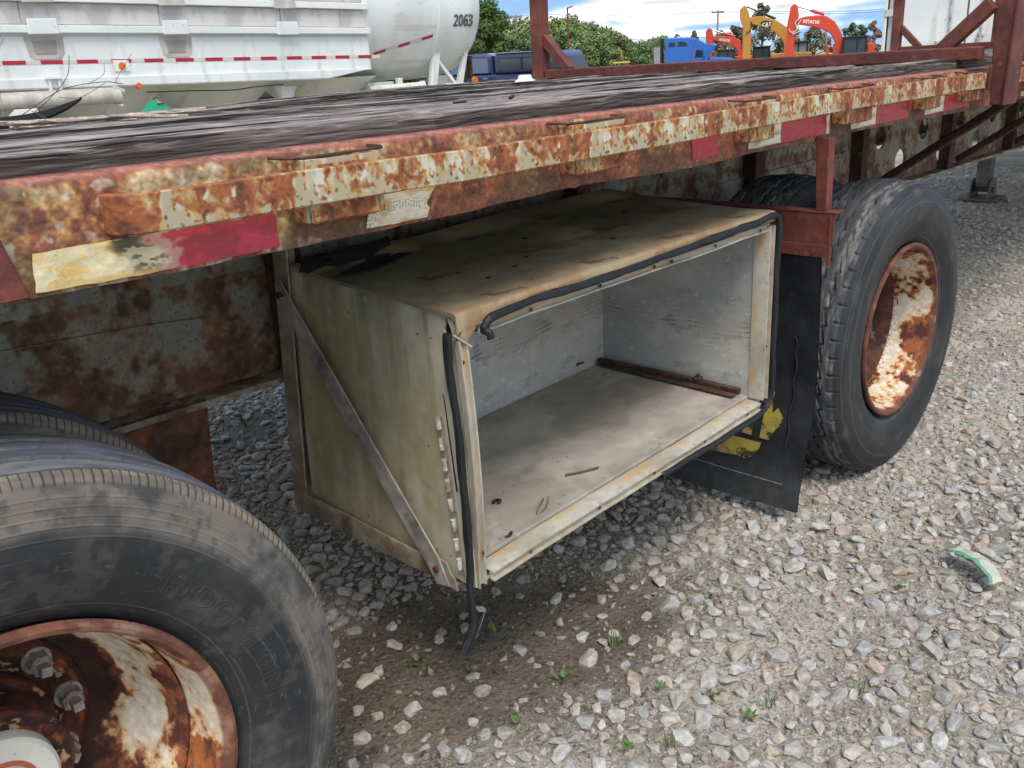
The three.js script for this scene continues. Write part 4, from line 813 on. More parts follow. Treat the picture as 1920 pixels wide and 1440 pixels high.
// ---------------------------------------------------------------- stake frames standing across the deck
{
  const frame = (x, zf, label, near) => {
    const t = thing('stake_frame', label, 'steel frame', [x, 0, 0], 0);
    const y1 = 2.1;
    const P = (y) => { const k = (y - 1.21) / 0.35; return [mix(0.1, 0.075, k), mix(0.145, 0.152, k)]; };
    if (near) {
      const [a0, b0] = P(1.208), [a1, b1] = P(y1);
      part('post', [slabX([[a0, 1.208], [b0, 1.208], [b1, y1], [a1, y1]], 0.02, 0.1, 0.004), slabX([[b0 - 0.006, 1.208], [b0 + 0.004, 1.208], [b1 + 0.005, y1], [b1 - 0.004, y1]], 0.012, 0.15, 0.003)], M.primer, t, 'near post, widening upwards');
      part('post_shoe', box(0.0, 0.11, 1.26, 1.345, 0.087, 0.098, 0.004), M.primer, t);
    } else part('post', box(-0.03, 0.03, 1.21, y1, 0.09, 0.16, 0.006), M.primer, t);
    part('post', [box(-0.038, 0.03, deckY(x, zf) + 0.004, y1, zf - 0.036, zf + 0.034, 0.006)], M.primer, t, 'far post');
    part('cross_beam', [bar(V(0, 1.386, 0.062), V(0, 1.376, zf + 0.036), 0.05, 0.047, 0.007)], M.primer, t);
    part('cross_strap', [bar(V(0.02, 1.3625, 0.06), V(0.02, 1.3565, zf + 0.04), 0.07, 0.004, 0.001)], M.primer, t, 'flat strap under the beam');
    part('brace', [bar(V(0.01, 1.398, -0.085), V(0.01, 1.548, 0.075), 0.046, 0.05, 0.006)], M.primer, t);
    part('brace', [bar(V(0, 1.388, zf + 0.19), V(0, 1.55, zf + 0.025), 0.046, 0.05, 0.006)], M.primer, t);
    return t;
  };
  frame(2.49, -2.05, 'nearest brown steel stake frame, its post covering the end of the rub rail', true);
  frame(6.86, -2.05, 'brown steel stake frame in front of the white box trailer', false);
  frame(9.3, -2.05, 'farthest brown steel stake frame, mostly hidden behind the near post', false);
}
// ---------------------------------------------------------------- ground: one sheet out to the horizon
const GB = 1.0;                                              // how far the yard falls away beyond the parked trailers
function groundY(x, z) {
  const r = Math.hypot(x + 1, z - 1), near = sstep(40, 6, r);
  return -GB * sstep(22, 52, r) + near * (0.010 * S(FF, x / 9, z / 9) + 0.006 * S(FA, x / 5, z / 5) - 0.008);
}
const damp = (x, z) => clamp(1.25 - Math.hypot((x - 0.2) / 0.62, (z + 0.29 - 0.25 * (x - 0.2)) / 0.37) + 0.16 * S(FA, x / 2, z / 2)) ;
const sandy = (x, z) => sstep(0.5, 1.3, clamp(x - 1.15, 0, 2) * 0.8 + 0.35 * S(FA, x / 4 + 0.2, z / 1.6) + 0.2) * sstep(-0.75, -0.2, z) + 0.8 * sstep(3.2, 4.4, x) * sstep(0.4, -0.4, S(FF, x / 8, z / 5)) ;
const gapSoil = (x, z) => clamp(1.15 - Math.hypot((x - 0.62) / 0.5, (z + 2.15) / 0.55)) + 0.7 * clamp(1 - Math.hypot((x - 1.15) / 0.35, (z + 0.45) / 0.2));
const groundMesh = (() => {
  const n = 420, pos = new Float32Array((n + 1) * (n + 1) * 3), col = new Float32Array((n + 1) * (n + 1) * 3), uv = new Float32Array((n + 1) * (n + 1) * 2), idx = [];
  const curve = (t) => t * 5 + Math.sign(t) * Math.pow(Math.abs(t), 7) * 1500;
  for (let j = 0; j <= n; j++) for (let i = 0; i <= n; i++) {
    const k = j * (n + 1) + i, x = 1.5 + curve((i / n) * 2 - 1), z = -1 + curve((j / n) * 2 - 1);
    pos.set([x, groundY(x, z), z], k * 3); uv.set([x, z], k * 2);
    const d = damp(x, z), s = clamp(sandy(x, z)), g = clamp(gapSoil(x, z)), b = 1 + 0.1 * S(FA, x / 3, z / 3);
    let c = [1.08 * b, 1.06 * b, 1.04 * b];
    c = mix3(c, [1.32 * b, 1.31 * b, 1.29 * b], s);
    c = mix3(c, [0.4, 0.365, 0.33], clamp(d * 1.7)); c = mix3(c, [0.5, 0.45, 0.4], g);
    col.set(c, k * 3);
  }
  for (let j = 0; j < n; j++) for (let i = 0; i < n; i++) { const o = j * (n + 1) + i, p = o + n + 1; idx.push(o, p, o + 1, o + 1, p, p + 1); }
  const g = new THREE.BufferGeometry();
  g.setAttribute('position', new THREE.BufferAttribute(pos, 3)); g.setAttribute('uv', new THREE.BufferAttribute(uv, 2)); g.setAttribute('color', new THREE.BufferAttribute(col, 3));
  g.setIndex(idx); g.computeVertexNormals();
  const o = part('ground', g, M.dirt, scene);
  return tag(o, 'gravel yard of pale crushed stone over packed dirt', 'ground', null, 'structure');
})();
{
  const R = rng(2024);
  const hull = (n, flat) => {
    const pts = [];
    for (let i = 0; i < n; i++) { const a = R() * 6.2832, y = R() * 2 - 1, r = Math.sqrt(1 - y * y), k = 0.8 + 0.2 * R(), sq = (q) => Math.sign(q) * Math.pow(Math.abs(q), 0.78); pts.push(V(sq(r * Math.cos(a)) * k, sq(y) * k * flat, sq(r * Math.sin(a)) * k * (0.72 + 0.2 * R()))); }
    return planarUV(new ConvexGeometry(pts).scale(1, 1, 1));
  };
  const big = range(0, 13, 13).map(() => hull(20 + Math.floor(R() * 10), 0.55 + 0.25 * R())), small = range(0, 7, 7).map(() => hull(11, 0.6 + 0.2 * R()));
  for (const g of [...big, ...small]) { const uv = g.attributes.uv; for (let i = 0; i < uv.count; i++) uv.setXY(i, uv.getX(i) * 0.028, uv.getY(i) * 0.028); }
  // where stones lie, largest first, without piling into each other
  const stones = [], cell = 0.06, gridMap = new Map(), key = (i, j) => i * 100003 + j;
  const free = (x, z, r) => { const i = Math.floor(x / cell), j = Math.floor(z / cell); for (let a = -1; a <= 1; a++) for (let b = -1; b <= 1; b++) for (const s of gridMap.get(key(i + a, j + b)) ?? []) if (Math.hypot(s.x - x, s.z - z) < (s.r + r) * 0.84) return false; return true; };
  const q = V(0, 0, 0), view = (x, y, z) => q.set(x, y, z).project(camera), eye = camera.position;
  const seen = (x, z, m) => { view(x, 0, z); return q.z < 1 && Math.abs(q.x) < m && Math.abs(q.y) < m; };
  const blocks = [[0, 0.395, -0.61, 1.18, 1.02, 0.015], [-1.4, 0, -0.5, -0.4, 1.0, 0.08], [1.47, 0, -0.5, 2.47, 1.0, 0.08], [1.33, 0.04, -0.54, 1.38, 0.9, 0.07], [-1.6, 0.73, -0.78, 12, 1.34, 0.03]];
  const hidden = (x, z) => blocks.some((b) => { let t0 = 0, t1 = 0.995; const d = [x - eye.x, 0.015 - eye.y, z - eye.z], o = [eye.x, eye.y, eye.z]; for (let k = 0; k < 3; k++) { const inv = 1 / d[k]; let a = (b[k] - o[k]) * inv, c = (b[k + 3] - o[k]) * inv; if (a > c) [a, c] = [c, a]; t0 = Math.max(t0, a); t1 = Math.min(t1, c); } return t0 < t1; });
  const amount = (x, z, r) => {
    const patch = 0.86 + 0.26 * S(FA, x / 1.7 + 0.1, z / 1.7);
    return clamp(patch * (1 - (r > 0.009 ? 0.94 : 0.985) * clamp(damp(x, z) * 2.4)) * (1 - 0.72 * clamp(gapSoil(x, z))) * (1 - (r > 0.012 ? 0.45 : 0.25) * clamp(sandy(x, z))) + (x < 0.45 && z < -0.66 && z > -1.3 ? 0.7 : 0));
  };
  const scatter = (count, r0, r1, x0, x1, z0, z1, far) => {
    for (let i = 0; i < count; i++) {
      const x = mix(x0, x1, R()), z = mix(z0, z1, R()), r = r0 + (r1 - r0) * Math.pow(R(), 1.8), u = R();
      if (Math.hypot(x - eye.x, z - eye.z) > far || !seen(x, z, 1.25) || u > amount(x, z, r) || !free(x, z, r)) continue;
      const s = { x, z, r, bury: R() + 0.8 * clamp(sandy(x, z)) + 0.5 * clamp(damp(x, z)), y: R() * 6.28, t: R() - 0.5, w: R() - 0.5, tone: R(), soil: clamp(damp(x, z) * 1.3), v: Math.floor(R() * 1000), f: 0.62 + 0.38 * R() };
      stones.push(s);
      const k = key(Math.floor(x / cell), Math.floor(z / cell));
      gridMap.has(k) ? gridMap.get(k).push(s) : gridMap.set(k, [s]);
    }
  };
  scatter(2600, 0.024, 0.034, -0.8, 3.2, -3, 1.3, 5);
  scatter(9000, 0.022, 0.032, -1.2, 12, -7, 1.6, 12);
  scatter(60000, 0.013, 0.0235, -0.8, 3.4, -3, 1.3, 5);
  scatter(90000, 0.014, 0.024, 1, 12, -7, 1.6, 11);
  scatter(120000, 0.009, 0.0145, -1, 8, -5, 1.5, 6);
  scatter(150000, 0.0055, 0.009, -0.6, 3.4, -3, 1.2, 3.2);
  const tones = [[0.40, 0.385, 0.36], [0.45, 0.435, 0.41], [0.34, 0.33, 0.315], [0.43, 0.40, 0.355], [0.39, 0.35, 0.29], [0.46, 0.455, 0.445], [0.36, 0.357, 0.35], [0.41, 0.33, 0.27], [0.40, 0.345, 0.32]];
  const toneOf = (t) => tones[t < 0.25 ? 0 : t < 0.42 ? 1 : t < 0.55 ? 2 : t < 0.68 ? 3 : t < 0.74 ? 4 : t < 0.84 ? 5 : t < 0.93 ? 6 : t < 0.96 ? 7 : 8];
  const mats = new Map();
  const mOf = (t) => { const c = toneOf(t); if (!mats.has(c)) mats.set(c, mat('stone', tStone, 0.09, 0.09, 0.0016, { color: new THREE.Color(...c.map((v) => v * 1.45)) })); return mats.get(c); };
  const pose = (s, o) => {
    o.position.set(s.x, groundY(s.x, s.z) + s.r * (0.36 - 0.3 * clamp(s.bury)), s.z);
    o.rotation.set(s.t * 0.7, s.y, s.w * 0.7);
    o.scale.set(s.r * (0.9 + 0.35 * s.f), s.r * (0.72 + 0.3 * s.tone), s.r * (0.95 + 0.3 * (1 - s.f)));
  };
  for (const s of stones) { const inFrame = seen(s.x, s.z, 0.99) && !hidden(s.x, s.z); s.size = inFrame ? s.r / Math.hypot(s.x - eye.x, eye.y, s.z - eye.z) : 0; }
  stones.sort((a, b) => b.size - a.size);
  const alone = stones.slice(0, 300);
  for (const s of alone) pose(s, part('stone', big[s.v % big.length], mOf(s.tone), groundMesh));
  const rest = stones.slice(300), o = new THREE.Object3D();
  let count = 0;
  for (const s of rest) { s.g = s.r > 0.0155 ? big[s.v % big.length] : small[s.v % small.length]; count += s.g.attributes.position.count; }
  const pos = new Float32Array(count * 3), nor = new Float32Array(count * 3), uv = new Float32Array(count * 2), col = new Float32Array(count * 3), p = V(0, 0, 0), nm = new THREE.Matrix3();
  let at = 0;
  for (const s of rest) {
    pose(s, o); o.updateMatrix(); nm.getNormalMatrix(o.matrix);
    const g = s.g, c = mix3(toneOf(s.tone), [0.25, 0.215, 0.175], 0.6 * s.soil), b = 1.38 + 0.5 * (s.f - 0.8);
    for (let i = 0; i < g.attributes.position.count; i++, at++) {
      p.fromBufferAttribute(g.attributes.position, i).applyMatrix4(o.matrix).toArray(pos, at * 3);
      p.fromBufferAttribute(g.attributes.normal, i).applyMatrix3(nm).normalize().toArray(nor, at * 3);
      uv[at * 2] = g.attributes.uv.getX(i) + s.f; uv[at * 2 + 1] = g.attributes.uv.getY(i) + s.tone;
      col[at * 3] = c[0] * b; col[at * 3 + 1] = c[1] * b; col[at * 3 + 2] = c[2] * b;
    }
  }
  const g = new THREE.BufferGeometry();
  g.setAttribute('position', new THREE.BufferAttribute(pos, 3)); g.setAttribute('normal', new THREE.BufferAttribute(nor, 3)); g.setAttribute('uv', new THREE.BufferAttribute(uv, 2)); g.setAttribute('color', new THREE.BufferAttribute(col, 3));
  const gm = part('gravel', g, M.stone, groundMesh); gm.userData.kind = 'stuff';
  console.log('stones', stones.length, 'triangles', count / 3);
  // fine chips between the stones
  const chips = 60000, im = new THREE.InstancedMesh(small[0], mat('chip', tStone, 0.09, 0.09, 0, { color: new THREE.Color(0.5, 0.485, 0.455) }), chips), cc = new THREE.Color();
  for (let i = 0, tries = 0; i < chips; tries++) {
    const far = R() < 0.45, x = far ? mix(-0.5, 11, R()) : mix(-0.5, 3.4, R()), z = far ? mix(-5, 1.2, R()) : mix(-1.3, 1, R());
    if (tries < 900000 && (!seen(x, z, 1.15) || R() > 1 - 0.96 * clamp(damp(x, z) * 1.8))) continue;
    const r = (far ? 0.004 : 0.0022) + 0.0035 * R() * R();
    o.position.set(x, groundY(x, z) + r * 0.25, z); o.rotation.set(R(), R() * 6, R()); o.scale.set(r * (0.8 + R() * 0.5), r * 0.8, r);
    o.updateMatrix(); im.setMatrixAt(i, o.matrix); const t = 0.75 + 0.35 * R(); im.setColorAt(i, cc.setRGB(t, t * 0.975, t * 0.94)); i++;
  }
  im.name = 'stone_chips'; im.userData.kind = 'stuff'; im.castShadow = im.receiveShadow = true;
  groundMesh.add(im);
}
// weeds, a torn wrapper and bits on the ground
{
  const R = rng(9), spots = [[0.67, -2.27], [0.65, -2.20], [1.19, 0.44], [0.27, 0.30], [0.47, 0.28], [0.28, -0.03], [0.53, 0.40], [0.31, -0.30], [0.12, -1.36], [0.26, -1.18], [0.28, -1.11], [0.30, -1.00], [0.34, -0.87], [0.41, 0.17], [0.82, 0.07], [1.36, 0.22], [1.04, 0.59], [0.46, 0.39], [0.48, -0.02], [0.40, -1.62], [0.09, -0.36], [0.71, 0.54], [0.20, 0.24], [0.09, -0.01]];
  const g = [];
  spots.forEach(([x, z], i) => {
    const n = 4 + Math.floor(R() * 7), s = (i < 2 ? 1.7 : 0.8 + 0.6 * R()), blade = i % 3 === 0;
    for (let k = 0; k < n; k++) {
      const a = R() * 6.28, L = (blade ? 0.045 : 0.018) * s * (0.6 + 0.7 * R()), w = (blade ? 0.0028 : 0.008) * s, tilt = blade ? 0.35 + 0.6 * R() : 0.9 + 0.4 * R(), q = new THREE.PlaneGeometry(w, L, 1, 3);
      const p = q.attributes.position; for (let m = 0; m < p.count; m++) { const t = p.getY(m) / L + 0.5; p.setXYZ(m, p.getX(m) * Math.sin(Math.PI * (0.12 + 0.86 * t)), p.getY(m) + L / 2, -0.25 * L * t * t); }
      q.rotateX(tilt * (R() < 0.5 ? 1 : 0.8)).rotateY(a).translate(x + 0.018 * s * (R() - 0.5), groundY(x, z) + (blade ? 0.003 : 0.012 * R() + 0.008), z + 0.018 * s * (R() - 0.5));
      q.computeVertexNormals(); g.push(q);
    }
  });
  const leaf = new THREE.MeshPhysicalMaterial({ name: 'weed_leaf', color: new THREE.Color(0.1, 0.175, 0.04), roughness: 0.7, side: THREE.DoubleSide });
  tag(part('weeds', g, leaf, scene), 'small green weed sprouts pushing up between the stones', 'weeds', null, 'stuff');
  const w = (x0, col, wd) => { const q = new THREE.PlaneGeometry(0.19, wd, 24, 6), p = q.attributes.position; for (let i = 0; i < p.count; i++) { const x = p.getX(i), y = p.getY(i), t = x / 0.19 + 0.5; p.setXYZ(i, x + 0.004 * S(FB, t * 1.7, y * 9), y * (0.6 + 0.8 * Math.abs(Math.sin(t * 2.6 + 0.5))) + 0.01 * Math.sin(t * 4) , 0.008 * Math.abs(S(FA, t * 0.9, y * 5 + x0)) + 0.012 * Math.sin(t * 3.1)); } return q.rotateX(-Math.PI / 2); };
  const t = thing('plastic_wrapper', 'crumpled plastic wrapper, green along one edge, on the gravel at the right', 'wrapper', [1.368, 0.03, 0.565], -2.1);
  for (const [nm, z, wd, c, dy] of [['green_edge', 0.012, 0.014, 0x5f9c84, 0.006], ['clear_sheet', -0.008, 0.045, 0xb9bba4, 0]]) { const q = w(z, c, wd).translate(0, dy, z); q.computeVertexNormals(); part(nm, q, new THREE.MeshPhysicalMaterial({ name: nm, color: c, roughness: 0.35, side: THREE.DoubleSide }), t); }
  // sticks and bark on the deck
  const pale = mat('bare_stick', tWood, 0.6, 0.3, 0.0006, { color: new THREE.Color(1.6, 1.5, 1.38) }), dk = plain('dry_twig_dark', 0x5a4638, 0.9);
  const D = (x, z, h = 0.022) => [x, deckY(x, z) + h, z];
  lone('stick', [rod([D(-0.42, -1.46, 0.03), D(-0.29, -1.35, 0.02), D(-0.32, -1.12), D(-0.23, -1.0), D(-0.11, -1.02), D(0.01, -1.0), D(0.07, -0.98, 0.024)], 0.0066, 8, 60), rod([D(-0.3, -1.28, 0.01), D(-0.25, -1.16, 0.012), D(-0.17, -1.1, 0.018), D(-0.08, -1.05, 0.012)], 0.0045, 7, 24), rod([D(-0.12, -1.03), D(-0.06, -0.97, 0.016), D(0.0, -0.94, 0.012)], 0.0045, 7, 20)], pale, 'long pale barkless branch lying along the deck at its near end', 'branch');
  const z = -2.2;
  lone('twig', [rod([[-0.02, 1.335, z], [0.123, 1.413, z], [0.201, 1.442, z], [0.315, 1.453, z + 0.02], [0.39, 1.443, z]], 0.0015, 6, 30), rod([[0.02, 1.33, z - 0.02], [0.13, 1.41, z], [0.19, 1.478, z + 0.03], [0.222, 1.545, z]], 0.0014, 6, 24), rod([[0.265, 1.447, z], [0.315, 1.478, z + 0.03], [0.338, 1.515, z]], 0.0009, 5, 14), rod([[0.363, 1.446, z], [0.4, 1.48, z - 0.03], [0.445, 1.546, z]], 0.0009, 5, 14), rod([[0.157, 1.41, z], [0.25, 1.405, z - 0.05], [0.33, 1.45, z]], 0.001, 5, 16), rod([[0.06, 1.37, z], [0.045, 1.33, z + 0.3], [0.03, 1.35, z + 0.5]], 0.0013, 5, 14)], dk, 'thorny branched twig standing up from the far edge of the deck', 'twig');
  lone('twig', rod([[-0.035, 1.335, z], [-0.03, 1.44, z + 0.01], [-0.018, 1.53, z], [0.028, 1.612, z - 0.01]], 0.0016, 6, 24), pale, 'single upright bare twig at the left end of the deck', 'twig');
  lone('bark_strip', slab([[-0.36, -0.008], [-0.1, 0.002], [0.06, 0.012], [0.2, 0.046], [0.235, 0.056], [0.17, 0.018], [0.05, -0.02], [-0.12, -0.034], [-0.36, -0.03]], 0.02, 0.003, [], true).rotateX(-0.5).translate(0.0, 1.353, -2.17), M.charcoal, 'curled black strip of bark on the far edge of the deck', 'bark');
  const chipM = M.charcoal;
  lone('wood_splinter', box(-0.014, 0.014, 0, 0.004, -0.004, 0.004, 0.001).rotateY(-0.3).translate(0.2, deckY(0.2, -0.17) + 0.012, -0.17), chipM, 'short dark splinter on the deck left of the other one', 'splinter');
  lone('wood_splinter', [bar(V(0.375, deckY(0.37, -0.2) + 0.012, -0.2), V(0.4, deckY(0.37, -0.2) + 0.016, -0.215), 0.008, 0.005, 0.0015)], chipM, 'lifted dark splinter standing off the middle of the deck', 'splinter');
  lone('cap', [latheZ([[0.001, 0.03], [0.026, 0.03], [0.03, 0.026], [0.034, 0.012], [0.05, 0.004], [0.05, 0.0]], 28, 0.1).rotateX(-Math.PI / 2).translate(2.1, deckY(2.1, -1.8) + 0.004, -1.8)], plain('white_plastic', 0xe4e8ea, 0.4), 'white plastic cap on the deck by the foot of the stake frame', 'cap');
}
// ---------------------------------------------------------------- white tank trailer parked alongside
const paint = (name, hex, extra = {}) => plain(name, hex, 0.42, { clearcoat: 0.4, clearcoatRoughness: 0.2, ...extra });
const mGlass = plain('dark_glass', 0x1a2026, 0.08, { specularIntensity: 1 }), mBlack = plain('black_plastic', 0x17181a, 0.55), mTyre = plain('far_tyre', 0x1d1d1f, 0.85), mChrome = plain('chrome', 0xb8bcc0, 0.22, { metalness: 0.9 }), mAmber = plain('amber_lens', 0xd86a1c, 0.3), mTapeRed = plain('tape_red', 0xa82238, 0.45), mTapeWhite = plain('tape_white', 0xc9c6bd, 0.5);
{
  const zf = -11.66, t = thing('tank_trailer', 'long white ribbed tank trailer with hoppers underneath, parked parallel behind the flatbed', 'tank trailer', [0, 0, 0]);
  const slope = (x, y) => y - 0.0185 * (x - 2.9);             // it stands slightly nose up
  const P = (pts, dep, z0, m, name, bevel = 0.006, label) => part(name, slab(pts, dep, bevel).translate(0, 0, z0 - dep / 2), m, t, label);
  // body and its horizontal ribs
  P([[-4, slope(-4, 1.57)], [8.7, slope(8.7, 1.57)], [8.7, slope(8.7, 3.3)], [-4, slope(-4, 3.3)]], 2.4, zf - 0.02, M.tank, 'tank_body');
  P([[-4, slope(-4, 1.46)], [7.75, slope(7.75, 1.445)], [8.62, slope(8.62, 1.585)], [-4, slope(-4, 1.585)]], 0.1, zf + 0.06, M.tank, 'lower_skirt', 0.02);
  P([[-4, slope(-4, 1.575)], [8.66, slope(8.66, 1.575)], [8.66, slope(8.66, 2.09)], [-4, slope(-4, 2.09)]], 0.02, zf, M.tank, 'side_panel');
  for (const [y0, y1, name, m, z] of [[2.13, 2.225, 'rib', M.tank, 0.075], [2.235, 2.5, 'side_panel', M.tankDull, 0.006], [2.505, 2.6, 'rib', M.tank, 0.075], [2.61, 2.86, 'side_panel', M.tankDull, 0.006], [2.87, 2.95, 'rib', M.tank, 0.075], [2.97, 3.25, 'side_panel', M.tankDull, 0.006]])
    for (const [a, b] of name === 'rib' ? [[-4, 8.69]] : [[-4, 0.8], [0.81, 3.28], [3.29, 5.1], [5.11, 7.04], [7.05, 8.15], [8.16, 8.66]]) P([[a, slope(a, y0)], [b, slope(b, y0)], [b, slope(b, y1)], [a, slope(a, y1)]], 0.02 + z, zf + z, m, name, 0.008);
  // welded saddles over the ribs and patched scars below
  for (const x of [1.4, 3.5, 5.28, 7.1]) {
    P([[x - 0.19, slope(x, 2.115)], [x + 0.19, slope(x, 2.115)], [x + 0.18, slope(x, 2.3)], [x - 0.18, slope(x, 2.3)]], 0.03, zf + 0.1, M.tank, 'saddle', 0.008);
    P([[x - 0.19, slope(x, 2.49)], [x + 0.19, slope(x, 2.49)], [x + 0.18, slope(x, 2.64)], [x - 0.18, slope(x, 2.64)]], 0.03, zf + 0.1, M.tankDull, 'saddle', 0.008);
    if (x < 6) {
      P([[x - 0.24, slope(x, 2.085)], [x - 0.21, slope(x, 1.86)], [x - 0.15, slope(x, 1.815)], [x + 0.17, slope(x, 1.815)], [x + 0.23, slope(x, 1.88)], [x + 0.25, slope(x, 2.085)]], 0.012, zf + 0.009, mat('patch_grey', tTankDull, 2, 1, 0, { color: new THREE.Color(0.82, 0.79, 0.76) }), 'patch', 0.004);
      P([[x - 0.15, slope(x, 2.04)], [x - 0.13, slope(x, 1.88)], [x + 0.13, slope(x, 1.88)], [x + 0.15, slope(x, 2.04)]], 0.012, zf + 0.018, mat('patch_dark', tTankDull, 2, 1, 0, { color: new THREE.Color(0.55, 0.53, 0.52) }), 'patch', 0.004);
    }
  }
  for (let i = -9; i < 12; i++) { const x = 3.41 + i * 0.457; P([[x, slope(x, 1.755)], [x + 0.275, slope(x + 0.275, 1.755)], [x + 0.275, slope(x + 0.275, 1.805)], [x, slope(x, 1.805)]], 0.004, zf + 0.004, mTapeRed, 'reflector', 0, 'red'); P([[x + 0.28, slope(x + 0.28, 1.755)], [x + 0.452, slope(x + 0.45, 1.755)], [x + 0.452, slope(x + 0.45, 1.805)], [x + 0.28, slope(x + 0.28, 1.805)]], 0.004, zf + 0.004, mTapeWhite, 'reflector', 0, 'grey white'); }
  // marker lamps, discharge pipe with its hanger and cap
  const lampPlate = P([[4.33, 1.62], [4.55, 1.61], [4.55, 1.76], [4.33, 1.765]], 0.012, zf + 0.02, M.tank, 'lamp_plate', 0.003);
  part('marker_lamp', cyl(V(4.445, 1.688, zf + 0.02), V(4.445, 1.688, zf + 0.05), 0.05, 0.042, 20), mAmber, lampPlate);
  part('marker_lamp', cyl(V(4.61, 1.42, zf + 0.05), V(4.61, 1.42, zf + 0.085), 0.046, 0.038, 18), mAmber, t);
  part('discharge_pipe', [cyl(V(-4, 1.35, -11.6), V(4.3, 1.315, -11.6), 0.105, 0.105, 24), cyl(V(3.45, 1.32, -11.6), V(3.58, 1.32, -11.6), 0.112, 0.112, 24), cyl(V(4.24, 1.315, -11.6), V(4.31, 1.315, -11.6), 0.118, 0.118, 24), box(4.26, 4.3, 1.17, 1.2, -11.55, -11.48), bar(V(4.26, 1.42, -11.54), V(4.36, 1.36, -11.5), 0.05, 0.04)], mat('pipe_worn', tTankDull, 1, 1, 0.002, { color: new THREE.Color(0.9, 0.87, 0.82) }), t);
  part('pipe_hanger', [box(3.42, 3.45, 1.33, 1.58, -11.62, -11.56), box(3.54, 3.57, 1.33, 1.58, -11.62, -11.56), box(3.39, 3.6, 1.56, 1.585, -11.62, -11.54)], M.tank, t);
  // hoppers
  const hopper = (a, b) => {
    const c = (a + b) / 2, dy = -0.0185 * (c - 2.9);
    part('hopper', [planarUV(new THREE.CylinderGeometry(1.08, 0.24, 0.7, 48, 1, true).translate(c, 1.12 + dy, -12.9)), cyl(V(c, 0.5 + dy, -12.9), V(c, 0.79 + dy, -12.9), 0.24, 0.24, 24)], M.cream, t);
  };
  [[-2.1, -0.25], [-0.25, 1.63], [1.63, 3.52], [3.52, 5.41], [5.41, 7.29], [7.46, 9.3]].forEach(([a, b]) => hopper(a, b));
  part('hopper_bracket', [slab([[6.95, 1.3], [7.33, 1.28], [7.25, 1.12], [7.18, 0.9], [7.07, 0.9], [7.03, 1.1]], 0.12, 0.01).translate(0, 0, -11.95)], M.tank, t);
  part('valve_box', box(7.28, 7.48, 0.98, 1.12, -12.0, -11.85, 0.01), M.charcoal, t);
  part('hanging_wire', rod([[4.7, 1.33, -11.58], [5.4, 1.31, -11.58], [6.0, 1.285, -11.58], [6.4, 1.31, -11.58], [6.9, 1.32, -11.58]], 0.009, 5, 40), mBlack, t);
  // round rear shell, its dished end, ribs, legs and pipes
  const shell = (prof) => { const g = latheZ(prof.map(([x, r]) => [r, x]), 96, 1.25, 0.6); return g.rotateY(Math.PI / 2).translate(0, 2.5, -12.88); };
  part('rear_shell', shell([[8.6, 1.235], [10.35, 1.235]]), M.tank, t);
  part('dished_end', shell([[10.34, 1.24], [10.9, 1.235], [11.05, 1.222], [11.25, 1.18], [11.45, 1.06], [11.6, 0.85], [11.68, 0.55], [11.71, 0.25], [11.72, 0.01]]), M.tank, t);
  part('shell_ring', [shell([[8.68, 1.235], [8.69, 1.252], [8.86, 1.252], [8.87, 1.235]]), shell([[10.28, 1.235], [10.29, 1.25], [10.44, 1.25], [10.45, 1.235]])], M.tank, t);
  const onShell = (y) => -12.88 + Math.sqrt(1.235 * 1.235 - (2.5 - y) * (2.5 - y));
  for (let i = 0; i < 5; i++) { const a = i / 5, b = (i + (i % 2 ? 0.92 : 0.97)) / 5, g = new THREE.BufferGeometry(), pos = [], idx = []; for (let k = 0; k <= 4; k++) for (const d of [0, 0.05]) { const s = mix(a, b, k / 4), x = mix(8.95, 10.2, s), y = mix(1.69, 1.955, s) + d; pos.push(x, y, onShell(y) + 0.006); } for (let k = 0; k < 4; k++) idx.push(k * 2, k * 2 + 2, k * 2 + 1, k * 2 + 1, k * 2 + 2, k * 2 + 3); g.setAttribute('position', new THREE.Float32BufferAttribute(pos, 3)); g.setIndex(idx); part('reflector', planarUV(g), i % 2 ? mTapeWhite : mTapeRed, t, i % 2 ? 'grey white' : 'red'); }
  { const g = words('2063', 0.2, 0.012).scale(0.8, 1, 1), p = g.attributes.position; for (let i = 0; i < p.count; i++) { const y = p.getY(i) + 2.225, x = p.getX(i) + 10.88; p.setXYZ(i, x, y, -12.88 + Math.sqrt(Math.max(0.1, 1.237 * 1.237 - (2.5 - y) * (2.5 - y))) + p.getZ(i)); } g.computeVertexNormals(); part('number', g, plain('number_grey', 0x55585c, 0.6), t, '2063'); }
  part('rear_leg', [slab([[10.18, 1.02], [10.34, 1.02], [10.52, 1.75], [10.36, 1.78]], 0.1, 0.01).translate(0, 0, -11.98), bar(V(10.4, 1.62, -11.98), V(10.85, 1.13, -11.98), 0.06, 0.06), slab([[10.93, 1.05], [11.06, 1.05], [11.28, 1.75], [11.2, 1.75]], 0.1, 0.01).translate(0, 0, -12.05)], M.tank, t);
  part('rear_frame', [box(8.6, 11.2, 1.0, 1.12, -12.6, -12.4, 0.01), box(8.9, 9.5, 0.85, 1.25, -12.3, -12.1, 0.02), box(9.45, 9.55, 1.05, 1.3, -12.02, -11.92, 0.01), box(10.6, 11.1, 1.06, 1.3, -12.5, -12.3, 0.01)], M.cream, t);
  part('rear_pipe', [cyl(V(8.8, 1.14, -11.95), V(9.98, 1.15, -11.95), 0.062, 0.062, 18), cyl(V(9.975, 1.15, -11.95), V(10.04, 1.15, -11.95), 0.08, 0.08, 18), cyl(V(8.9, 1.0, -11.8), V(10.5, 1.06, -11.9), 0.07, 0.07, 18), cyl(V(10.55, 1.1, -11.9), V(11.35, 1.08, -11.9), 0.055, 0.055, 16)], M.cream, t);
